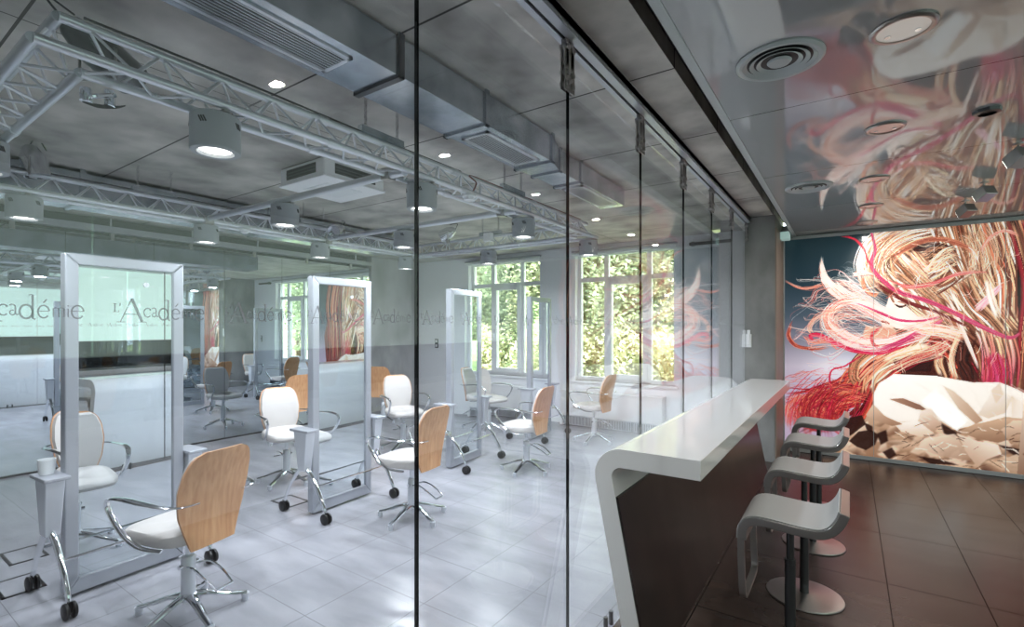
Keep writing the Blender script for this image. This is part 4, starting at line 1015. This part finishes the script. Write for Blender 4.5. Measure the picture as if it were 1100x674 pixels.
# reddish band over the crown and the gap beneath it
bundle([(980, 268), (1004, 265), (1030, 270)], [3.0, 3.5], 50, DK, (0.5, 1.2), 0.8)
bundle([(956, 278), (980, 264), (1005, 257), (1032, 263), (1050, 273)], [1.6, 1.8], 34, [(182, 98, 74), (150, 66, 54), (214, 140, 106)], (0.4, 1.0), 0.6)
bundle([(992, 276), (1012, 273), (1030, 284)], [8, 8], 60, DK + BR[:3], (0.3, 0.8), 2)
bundle([(1000, 290), (1014, 276), (1030, 270)], [10, 9], 40, BL[:4], (0.3, 0.6), 2)
# pink strand across the crown
bundle([(950, 300), (975, 308), (1000, 306), (1030, 294), (1066, 292)], [1.2, 1.0], 16, [(226, 130, 122), (244, 190, 170), (206, 80, 90)], (0.4, 0.9), 0.5)
bundle([(1054, 270), (1064, 255), (1080, 248), (1096, 254)], [1.2, 1], 14, [(240, 170, 150), (250, 220, 206), (214, 110, 96)], (0.4, 0.9), 0.4)
# side and back of the head
locks([(1000, 352), (1025, 362), (1040, 386), (1042, 418)], [26, 24], 30, BL[1:4] + RD[2:4] + RD[:2] + BR, (1.2, 3), 16)
locks([(1030, 362), (1048, 382), (1055, 418)], [14, 14], 14, BR + DK + RD[:2], (1.2, 3), 14)
locks([(1058, 352), (1063, 380), (1061, 418)], [8, 7], 8, BL[:4], (1.4, 3), 18, tip=[(196, 50, 80), (180, 40, 70)])
locks([(1078, 360), (1084, 385), (1082, 418)], [10, 10], 10, BL[:5], (1.6, 3.4), 18, tip=[(206, 80, 100), (226, 180, 130), (176, 40, 66)])
bundle([(1066, 380), (1071, 400), (1070, 418)], [10, 12], 50, MG + RD[:2], (0.5, 1.1))
bundle([(1042, 362), (1034, 385), (1040, 400), (1050, 416)], [9, 9], 70, DK, (0.5, 1.4), 2)
bundle([(1018, 366), (1006, 388), (1012, 406)], [1.8, 1.6], 26, BL, (0.4, 0.9), 0.5)
bundle([(1032, 356), (1022, 385), (1028, 412)], [2, 2], 26, BL, (0.4, 0.9), 0.8)
bundle([(1052, 398), (1030, 345), (1018, 322)], [1.5, 2.5], 14, WP[:4], (0.4, 0.8), 0.8)
bundle([(1048, 334), (1064, 318), (1077, 306)], [3.5, 2.5], 34, [(250, 206, 212), (240, 176, 190), (255, 240, 234)], (0.4, 1.0), 0.6)
bundle([(1060, 300), (1066, 325), (1074, 345)], [3, 3], 16, WP[:4] + BL[:2], (0.4, 0.8), 1)
# lower left red mass
locks([(1000, 356), (960, 390), (925, 418), (885, 434), (848, 446)], [8, 15, 22], 30, RD, (1, 2.4), 14, 3.2, 0.2)
locks([(968, 378), (940, 405), (920, 435), (898, 464)], [8, 22], 24, RD + DK[:1], (1, 2.8), 15, 3)
locks([(955, 385), (930, 395), (915, 412), (905, 442)], [8, 14], 14, RD + BR, (1, 2.6), 14, 2.5)
bundle([(930, 420), (895, 430), (866, 436), (846, 430)], [14, 12], 70, RD, (0.3, 0.7), 3.5)
bundle([(860, 425), (850, 440), (848, 462)], [6, 8], 40, [(226, 110, 90), (240, 150, 130), (190, 60, 60)], (0.3, 0.7), 3)
for q in range(14):
    x, y = rng.uniform(858, 905), rng.uniform(420, 450)
    bundle([(x + 36, y - 8), (x + 10, y - 13), (x - 8, y), (x + 2, y + 15), (x + 26, y + 18)], [2.2, 2.2], 7, RD, (0.35, 0.9), 1.4)
bundle([(900, 415), (880, 440), (880, 470)], [24, 26], 70, RD[:2] + RD[4:6], (0.3, 0.8), 5)
locks([(962, 384), (941, 405), (934, 427)], [10, 9], 9, [(232, 160, 118), (206, 110, 82), (176, 50, 52)], (1.2, 3), 15)
locks([(1006, 342), (970, 376), (940, 398), (924, 414)], [9, 14], 15, BL[:4] + [(222, 140, 110)], (1.2, 3.2), 16, 2)
locks([(936, 376), (920, 390), (916, 404), (922, 412)], [5, 6], 6, BR[:3] + BL[3:5], (1, 2.4), 14, 1)
poly([(958, 385), (990, 380), (1003, 388), (1000, 399), (964, 400)], (44, 14, 12), 0.9, 6)
bundle([(955, 399), (980, 386), (1008, 376), (1022, 368)], [6, 5], 60, RD[:3] + BL[:3], (0.4, 0.9), 1.4)
bundle([(948, 388), (975, 379), (1002, 371)], [2.4, 3], 40, BL[:4], (0.4, 1.0), 0.8)
# flying locks to the left
bundle([(965, 352), (935, 340), (905, 335), (892, 345), (905, 362), (945, 372)], [10, 11], 60, WP + RD[2:4], (0.3, 0.6), 3.5, (0.35, 0.8), 0.3, 1.6)
bundle([(1002, 350), (962, 342), (926, 326), (900, 314), (889, 303), (883, 290), (882, 276)], [7, 6, 3, 0.8], 120, WP[:5], (0.35, 0.8), 0.7, (0.6, 1), 0.25, 0.5)
bundle([(960, 346), (925, 324), (905, 310), (893, 304)], [8, 12, 6], 70, WP, (0.3, 0.6), 2.2, (0.35, 0.8))
bundle([(958, 340), (930, 316), (915, 303), (905, 294)], [7, 11], 40, [(216, 214, 214), (180, 190, 194), (240, 226, 220)], (0.25, 0.5), 2.5, (0.25, 0.6), 0.3)
bundle([(945, 318), (925, 300), (912, 296), (900, 300)], [8, 12], 26, [(216, 220, 220), (150, 166, 172)], (0.25, 0.45), 3, (0.2, 0.5), 0.3)
bundle([(886, 305), (870, 310), (856, 308), (840, 299)], [2, 0.8], 11, [(218, 126, 104), (236, 176, 156)], (0.3, 0.7), 0.5)
bundle([(892, 309), (878, 314), (872, 323), (862, 332)], [3, 3], 9, [(236, 190, 180), (206, 110, 100)], (0.3, 0.6), 1.4)
bundle([(930, 320), (903, 325), (889, 338), (893, 352), (915, 365), (950, 371), (990, 358)], [3, 4, 3], 70, WP + RD[2:4], (0.35, 0.8), 1.2)
bundle([(908, 330), (880, 340), (870, 352), (874, 362)], [1.5, 1.5], 12, [(224, 138, 104), (240, 186, 156)], (0.4, 0.8), 0.8)
bundle([(905, 322), (875, 345), (856, 362), (850, 366)], [2, 2], 6, [(224, 190, 186), (190, 130, 126)], (0.3, 0.5), 1)
bundle([(852, 344), (847, 360), (855, 371), (874, 375), (894, 371)], [1.2, 2], 22, [(226, 120, 86), (240, 170, 140), (150, 50, 44)], (0.4, 0.8), 0.8)
bundle([(862, 360), (872, 368), (890, 366), (898, 372), (905, 366)], [2, 3], 14, [(226, 100, 80), (240, 150, 126)], (0.3, 0.7), 1.2)
bundle([(874, 366), (870, 361), (880, 360), (897, 368), (918, 377), (946, 379), (976, 368), (1012, 350)], [0.7, 1.8], 34, [(200, 20, 62), (176, 16, 50), (224, 70, 100)], (0.4, 1.1), 0.5)
bundle([(926, 382), (910, 392), (897, 396), (891, 404), (893, 424)], [0.4, 0.4], 4, [(190, 26, 64)], (0.7, 1.1), 0.2, (0.8, 1), 0.02)
bundle([(912, 322), (938, 332), (962, 343), (988, 346), (1012, 341)], [3.0, 3.4], 46, WP[:5], (0.4, 0.9), 0.6)
bundle([(915, 324), (940, 334), (965, 344), (990, 345), (1012, 340)], [0.6, 0.8], 12, MG, (0.5, 0.9), 0.3)
bundle([(1016, 347), (978, 362), (945, 371), (912, 366), (896, 354)], [5, 5], 70, WP + MG[:1], (0.35, 0.8), 1.2)
bundle([(1014, 344), (985, 358), (965, 368), (940, 377)], [2, 2], 26, MG, (0.5, 1.0), 0.6)
bundle([(945, 353), (937, 360), (938, 369), (945, 373)], [1, 1], 12, [(190, 24, 60), (214, 70, 70)], (0.5, 1.0), 0.4)
bundle([(926, 297), (929, 310), (938, 317), (945, 314)], [1.8, 1.2], 22, [(206, 120, 84), (236, 170, 130), (170, 60, 50)], (0.4, 0.9), 0.6)
bundle([(916, 297), (926, 293), (940, 297)], [1.5, 2], 16, WP, (0.4, 0.7))
# stray hairs blown across the background
for q in range(60):
    x, y = rng.uniform(905, 960), rng.uniform(300, 375); L = rng.uniform(25, 70); a = rng.uniform(-0.7, 0.55)
    e = (x - L * math.cos(a), y - L * math.sin(a) * 0.7 + rng.uniform(-6, 6))
    bundle([(x, y), ((x + e[0]) / 2, (y + e[1]) / 2 + rng.uniform(-9, 9)), e, (e[0] - rng.uniform(-3, 5), e[1] - rng.uniform(-8, 8))], [0.6, 1.5], 2, WP, (0.25, 0.5), 1.2, (0.3, 0.8), 0.1)
for q in range(34):
    x, y = rng.uniform(862, 930), rng.uniform(395, 425); L = rng.uniform(14, 40); a = rng.uniform(-0.5, 0.9)
    bundle([(x, y), (x - L * 0.5, y + L * 0.3 * a + rng.uniform(-5, 5)), (x - L, y + L * 0.5 * a)], [0.5, 1], 2, RD[:4] + [(236, 150, 140)], (0.25, 0.5), 1, (0.4, 0.9))
# eye, brow, nostril
bundle([(961, 327), (967, 330), (974, 328)], [0.6, 0.6], 12, DK, (0.7, 1.2), 0.2, (0.8, 1), 0.05, 0.1)
bundle([(964, 324), (969, 325), (975, 327)], [0.5, 0.5], 8, [(186, 140, 124)], (0.5, 0.9), 0.2, (0.5, 0.8), 0.05, 0.1)
bundle([(956, 313), (958, 321), (962, 326)], [0.6, 0.6], 9, [(150, 100, 80)], (0.5, 0.8), 0.3)
bundle([(946, 345), (957, 348)], [0.4, 0.4], 5, [(160, 80, 66)], (0.5, 0.9), 0.2)
# magenta lock and red wisps
bundle([(936, 250), (940, 268), (936, 284), (944, 297), (964, 313), (1000, 325), (1032, 340), (1060, 354), (1084, 363), (1096, 358)], [0.8, 1.0, 1.5, 1.3], 60, MG + [(206, 60, 90)], (0.5, 1.0), 0.25, (0.8, 1.0), 0.02, 0.3)
bundle([(940, 304), (970, 322), (1010, 337), (1050, 357)], [1.2, 1.4], 20, [(120, 40, 40), (90, 30, 30)], (0.4, 0.8), 0.4)
bundle([(903, 254), (918, 257), (928, 268), (932, 280), (938, 288)], [0.4, 0.6], 8, [(180, 20, 46), (206, 50, 70)], (0.6, 1.0), 0.4)
bundle([(980, 352), (1010, 356), (1040, 362)], [6, 9], 60, WP[1:] + BL, (0.3, 0.7), 1.6)
for q in range(70):
    x, y = rng.uniform(950, 1085), rng.uniform(255, 390); a = rng.uniform(0, 6.28); L = rng.uniform(10, 34)
    bundle([(x, y), (x + math.cos(a) * L * 0.5, y + math.sin(a) * L * 0.5 + rng.uniform(-5, 5)), (x + math.cos(a) * L, y + math.sin(a) * L)], [0.5, 0.5], 2, WP[:3] + BL[:3] + [(206, 110, 90)], (0.25, 0.5), 1, (0.4, 0.9))
# crumpled paper collar
poly([(842, 474), (900, 470), (930, 470), (930, 520), (842, 500)], (120, 84, 72), 0.8, 4)
poly([(925, 458), (940, 430), (960, 440), (1114, 446), (1114, 540), (840, 500), (872, 484), (905, 474)], (206, 172, 144), 1, 4, False, (150, 110, 84), (0, 1))
fac = [(240, 222, 204), (224, 196, 170), (208, 174, 144), (176, 136, 108), (120, 80, 60), (78, 46, 36)]
for k in range(170):
    x, y = rng.uniform(880, 1114), rng.uniform(452, 520)
    if y < 452 + max(0, (945 - x)) * 0.35: continue
    a = rng.uniform(-0.9, 0.6); L = rng.uniform(10, 30); wv = rng.uniform(3, 10)
    dx, dy = math.cos(a) * L, math.sin(a) * L; nx, ny = -math.sin(a) * wv, math.cos(a) * wv; q = rng.integers(0, 4)
    poly([(x - dx / 2, y - dy / 2), (x - dx * 0.2 + nx, y + ny - dy * 0.2), (x + dx * 0.2 + nx, y + dy * 0.2 + ny), (x + dx / 2, y + dy / 2), (x - nx * 0.3, y - ny * 0.3)], fac[q], 0.8, 0, False, fac[min(q + rng.integers(1, 4), 5)], (nx / 9, ny / 9))
soften(840, 448, 1112, 515, 2)
for P in ([(912, 474), (922, 464), (936, 462), (944, 468), (940, 478), (930, 484), (920, 480)], [(942, 466), (952, 462), (954, 474), (946, 478)], [(1072, 478), (1100, 484), (1114, 484), (1114, 496), (1090, 490)], [(1010, 454), (1028, 465), (1026, 471), (1014, 466)],
          [(948, 486), (958, 481), (963, 489), (955, 494)], [(985, 490), (1010, 494), (1030, 500), (1000, 499)], [(928, 454), (937, 458), (938, 466), (931, 462)], [(900, 452), (926, 446), (930, 456), (914, 468), (904, 472)]):
    poly(P, (40, 20, 16), 0.92, 4)
soften(840, 440, 1112, 515, 1)
poly([(938, 424), (944, 412), (960, 402), (1005, 404), (1045, 411), (1074, 411), (1092, 418), (1114, 430), (1114, 452), (1080, 448), (1050, 456), (1026, 462), (1000, 446), (985, 452), (962, 454), (946, 444), (938, 434)], (252, 248, 243), 1, 0, False, (244, 232, 220), (0.3, 0.8))
poly([(1012, 414), (1024, 420), (1040, 434), (1056, 452), (1048, 456), (1030, 440)], (232, 212, 190), 0.9, 0, False, (170, 128, 100), (1, 0.4))
poly([(1070, 414), (1088, 428), (1080, 444), (1062, 450), (1050, 446)], (250, 242, 234), 0.9, 0, False, (214, 190, 168), (0.6, 1))
poly([(1086, 424), (1102, 436), (1106, 450), (1086, 448)], (226, 204, 184), 0.9, 0, False, (250, 244, 238), (1, 0.2)); poly([(1074, 411), (1078, 424), (1070, 434), (1064, 420)], (214, 184, 160), 0.6)
poly([(955, 429), (970, 428), (988, 435), (998, 442), (984, 440)], (160, 112, 86), 0.9, 0, False, (110, 70, 54), (1, 0))
poly([(990, 432), (1004, 418), (1028, 440), (1040, 452), (1028, 463), (1008, 448)], (255, 254, 252))
poly([(988, 442), (1000, 438), (1012, 456), (1002, 466), (986, 456)], (240, 222, 206), 0.95, 0, False, (176, 136, 110), (0.5, 1)); poly([(960, 455), (985, 452), (1004, 466), (990, 470), (968, 464)], (252, 246, 240), 0.95, 0, False, (220, 190, 164), (0.2, 1))
poly([(938, 434), (950, 447), (970, 456), (958, 458), (940, 452), (930, 446)], (226, 196, 170), 0.95, 0, False, (150, 108, 84), (0.5, 1))
poly([(1030, 464), (1046, 456), (1080, 450), (1100, 450), (1092, 470), (1072, 476), (1050, 472)], (206, 170, 140), 0.95, 0, False, (140, 100, 76), (0.2, 1))
poly([(1075, 462), (1088, 452), (1108, 452), (1108, 464), (1086, 478)], (228, 202, 178), 0.95, 0, False, (160, 120, 94), (0.2, 1))
poly([(1028, 466), (1050, 474), (1072, 478), (1076, 488), (1060, 494), (1050, 502), (1040, 490)], (240, 224, 208), 0.95, 0, False, (190, 154, 128), (-0.6, 1))
poly([(990, 472), (1026, 466), (1044, 496), (1010, 490), (986, 482)], (234, 212, 190), 0.85, 0, False, (160, 120, 96), (0.4, 1))
poly([(1072, 496), (1092, 488), (1112, 500), (1112, 514), (1084, 510)], (214, 186, 160), 0.9, 0, False, (160, 124, 98), (0.2, 1))
soften(936, 401, 1112, 512, 1)
for k in range(60):
    x, y = rng.uniform(945, 1105), rng.uniform(456, 506); a = rng.uniform(-0.6, 0.9); L = rng.uniform(6, 18)
    stroke(np.array([[x, y], [x + L * math.cos(a) * 0.5, y + L * math.sin(a) * 0.5 + rng.uniform(-1.5, 1.5)], [x + L * math.cos(a), y + L * math.sin(a)]]), rng.uniform(0.4, 1.0), [(70, 40, 30), (248, 236, 222), (110, 74, 56)][rng.integers(3)], 0.7)
for k in range(26):
    x, y = rng.uniform(945, 1100), rng.uniform(408, 448); a = rng.uniform(0.1, 1.0); L = rng.uniform(8, 22)
    stroke(np.array([[x, y], [x + L * math.cos(a), y + L * math.sin(a)]]), rng.uniform(0.6, 1.6), (232, 220, 208), 0.45)
# the print goes on past the collar towards its far edge
locks([(1112, 235), (1132, 300), (1128, 360), (1126, 432)], [16, 22], 26, RD + BR + BL[2:5], (1.6, 3.4), 16)
locks([(1140, 235), (1156, 300), (1150, 360), (1146, 440)], [14, 12], 16, RD + DK, (1.6, 3.4), 16)
poly([(1100, 428), (1130, 438), (1156, 452), (1166, 480), (1170, 560), (1090, 540), (1096, 470)], (232, 210, 190), 1, 0, False, (120, 84, 64), (0.3, 1))
for k in range(40):
    x, y = rng.uniform(1104, 1160), rng.uniform(448, 540); a = rng.uniform(-0.9, 0.6); L = rng.uniform(10, 26); wv = rng.uniform(3, 9); q = rng.integers(0, 5)
    poly([(x - L * 0.5, y), (x, y - wv), (x + L * 0.5, y + L * 0.3 * a), (x, y + wv * 0.5)], fac[q], 0.8, 0, False, fac[min(q + 1, 5)], (0.2, 1))
soften(1098, 426, 1172, 560, 2)
# pale green curved margin at the far end of the print
edge = 2.66 + 0.10 * np.sin((ZZ - 0.4) * 1.5)
IMG[XX > edge] = np.array([206, 228, 216])
IMG = (np.clip(IMG, 0, 255) / 255.0) ** 0.97
LIN = np.where(IMG <= 0.04045, IMG / 12.92, ((IMG + 0.055) / 1.055) ** 2.4)
me = bpy.data.meshes.new('print'); co = np.zeros((NZ * NX, 3)); co[:, 0] = XX.ravel(); co[:, 2] = ZZ.ravel()
i = (zz[:-1, :-1] * NX + xx[:-1, :-1]).ravel(); quads = np.stack([i, i + 1, i + NX + 1, i + NX], 1)
me.vertices.add(len(co)); me.vertices.foreach_set('co', co.ravel())
me.loops.add(quads.size); me.loops.foreach_set('vertex_index', quads.ravel().astype(np.int32))
me.polygons.add(len(quads)); me.polygons.foreach_set('loop_start', np.arange(0, quads.size, 4, dtype=np.int32))
me.update(calc_edges=True); me.validate()
ca = me.color_attributes.new('print_colour', 'FLOAT_COLOR', 'POINT')
ca.data.foreach_set('color', np.concatenate([LIN.reshape(-1, 3), np.ones((NZ * NX, 1))], 1).astype(np.float32).ravel())
mp = bpy.data.materials.new('glowing_print'); mp.use_nodes = True; n, l = nt(mp); b = n['Principled BSDF']
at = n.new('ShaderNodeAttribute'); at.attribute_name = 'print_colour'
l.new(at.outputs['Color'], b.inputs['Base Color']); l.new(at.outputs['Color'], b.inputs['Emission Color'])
b.inputs['Emission Strength'].default_value = PRINT_E; b.inputs['Roughness'].default_value = 0.12  # emission added to the print in its own colours
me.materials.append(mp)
t = thing('wall_picture', 'wall-sized glowing picture of a woman with windblown red and blond hair', 'picture', (0, MY, 0))
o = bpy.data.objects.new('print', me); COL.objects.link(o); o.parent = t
fr = MB(); fr.box(MX0 - 0.02, MX1 + 0.02, -0.012, 0.03, MZ1, MZ1 + 0.035); fr.box(MX0 - 0.02, MX1 + 0.02, -0.012, 0.03, MZ0 - 0.045, MZ0)
fr.box(MX0 - 0.02, MX0, -0.012, 0.03, MZ0, MZ1); fr.box(MX1, MX1 + 0.02, -0.012, 0.03, MZ0, MZ1); fr.build('frame', M['trim_grey'], t)
MB().box(MX0, MX1, 0.004, 0.03, MZ0, MZ1).build('backing_box', M['trim_grey'], t)
g = MB()
for x in (0.245, 1.38): g.box(x - 0.0025, x + 0.0025, -0.0015, 0.0, MZ0, MZ1)
g.build('sheet_seam', M['trim_grey'], t)

# ------------------------------------------------------------------ outside: lawn, trees and bushes on a slope
struct(MB().add([(-30, WY + 0.3, -0.3), (16, WY + 0.3, -0.3), (16, 14, -0.1), (-30, 14, -0.1), (16, 40, 7), (-30, 40, 7)], [(0, 1, 2, 3), (3, 2, 4, 5)]).build('lawn', M['grass']))
def crown(seed, n, shape, leaf=0.06):
    r = random.Random(seed); m = MB()
    blobs = [(Vector((r.uniform(-0.55, 0.55), r.uniform(-0.5, 0.5), r.uniform(0.15, 1.0))), r.uniform(0.28, 0.5)) for _ in range(16)]
    for i in range(n):
        c, R = blobs[r.randrange(len(blobs))]
        d = Vector((r.gauss(0, 1), r.gauss(0, 1), r.gauss(0, 1))).normalized() * R * (r.random() ** 0.35)
        p = c + d; p = Vector((p.x * shape[0], p.y * shape[1], max(p.z, 0.02) * shape[2]))
        u = Vector((r.gauss(0, 1), r.gauss(0, 1), r.gauss(0, 0.6))).normalized(); v = u.orthogonal().normalized()
        v.rotate(Matrix.Rotation(r.uniform(0, 6.28), 3, u)); s = leaf * r.uniform(0.6, 1.3)
        m.add([p - u * s, p + v * s * 0.45, p + u * s, p - v * s * 0.45], [(0, 1, 2, 3)])
    return m
protos = []
for k, (sh, n) in enumerate([((1.7, 1.5, 3.2), 15000), ((2.0, 1.6, 2.4), 15000), ((1.5, 1.3, 1.5), 10000)]):
    t = thing(('leafy_tree', 'leafy_tree', 'leafy_bush')[k], 'x', 'tree')
    z = (1.2, 0.7, 0.0)[k]
    crown(20 + k, n, sh).build('foliage', M['leaf'][k], t, loc=(0, 0, z))
    tr = MB(); tr.tube([(0, 0, -0.5), (0.05, 0, z + 0.6), (-0.05, 0.05, z + sh[2] * 0.6)], [0.12, 0.09, 0.04], 8)
    for a in (0.4, 2.2, 4.0): tr.tube([(0.03, 0, z + 0.5), (math.cos(a) * sh[0] * 0.4, math.sin(a) * sh[1] * 0.4, z + sh[2] * 0.55)], [0.05, 0.015], 6)
    tr.build('trunk', M['bark'], t)
    protos.append(t)
TR = [(-9.6, 11.6, 0, 1.0, 'tall pale leafy tree filling the left pane of the left window'), (-7.6, 12.2, 1, 1.15, 'leafy tree behind the right pane of the left window'),
      (-6.1, 11.0, 0, 1.05, 'leafy tree outside, behind the left part of the right window'), (-4.4, 11.4, 1, 1.2, 'broad leafy tree filling the middle pane of the right window'),
      (-3.0, 11.2, 0, 1.0, 'leafy tree behind the right pane of the right window'), (-8.3, 10.2, 2, 1.0, 'low leafy bush outside the left window'),
      (-5.6, 9.8, 2, 0.95, 'low leafy bush outside, lower left of the right window'), (-3.8, 9.9, 2, 1.0, 'low leafy bush outside, lower middle of the right window'),
      (-11.8, 13.0, 1, 1.3, 'leafy tree farther left outside the left window'), (-5.2, 14.6, 0, 1.6, 'tall tree high on the slope behind the right window'),
      (-9.0, 15.5, 1, 1.1, 'broad tree high on the slope behind the left window'), (-2.4, 9.6, 2, 0.9, 'low leafy bush outside, lower right of the right window'),
      (0.5, 12.0, 0, 1.2, 'leafy tree outside, reflected in the partition window'), (3.5, 12.5, 1, 1.3, 'broad leafy tree outside, reflected in the partition window'), (6.5, 13.5, 0, 1.4, 'leafy tree outside at the reflected window edge')]
used = set()
for x, y, k, s, lab in TR:
    o = copy_tree(protos[k]) if k in used else protos[k]
    used.add(k); gz = -0.25 if y < 14 else (y - 14) * 0.27
    o.location = (x, y, gz); o.scale = (s, s, s); o.rotation_euler = (0, 0, (x * 7.3 + y) % 6.28); tag(o, lab, 'bush' if k == 2 else 'tree', 'trees and bushes outside')
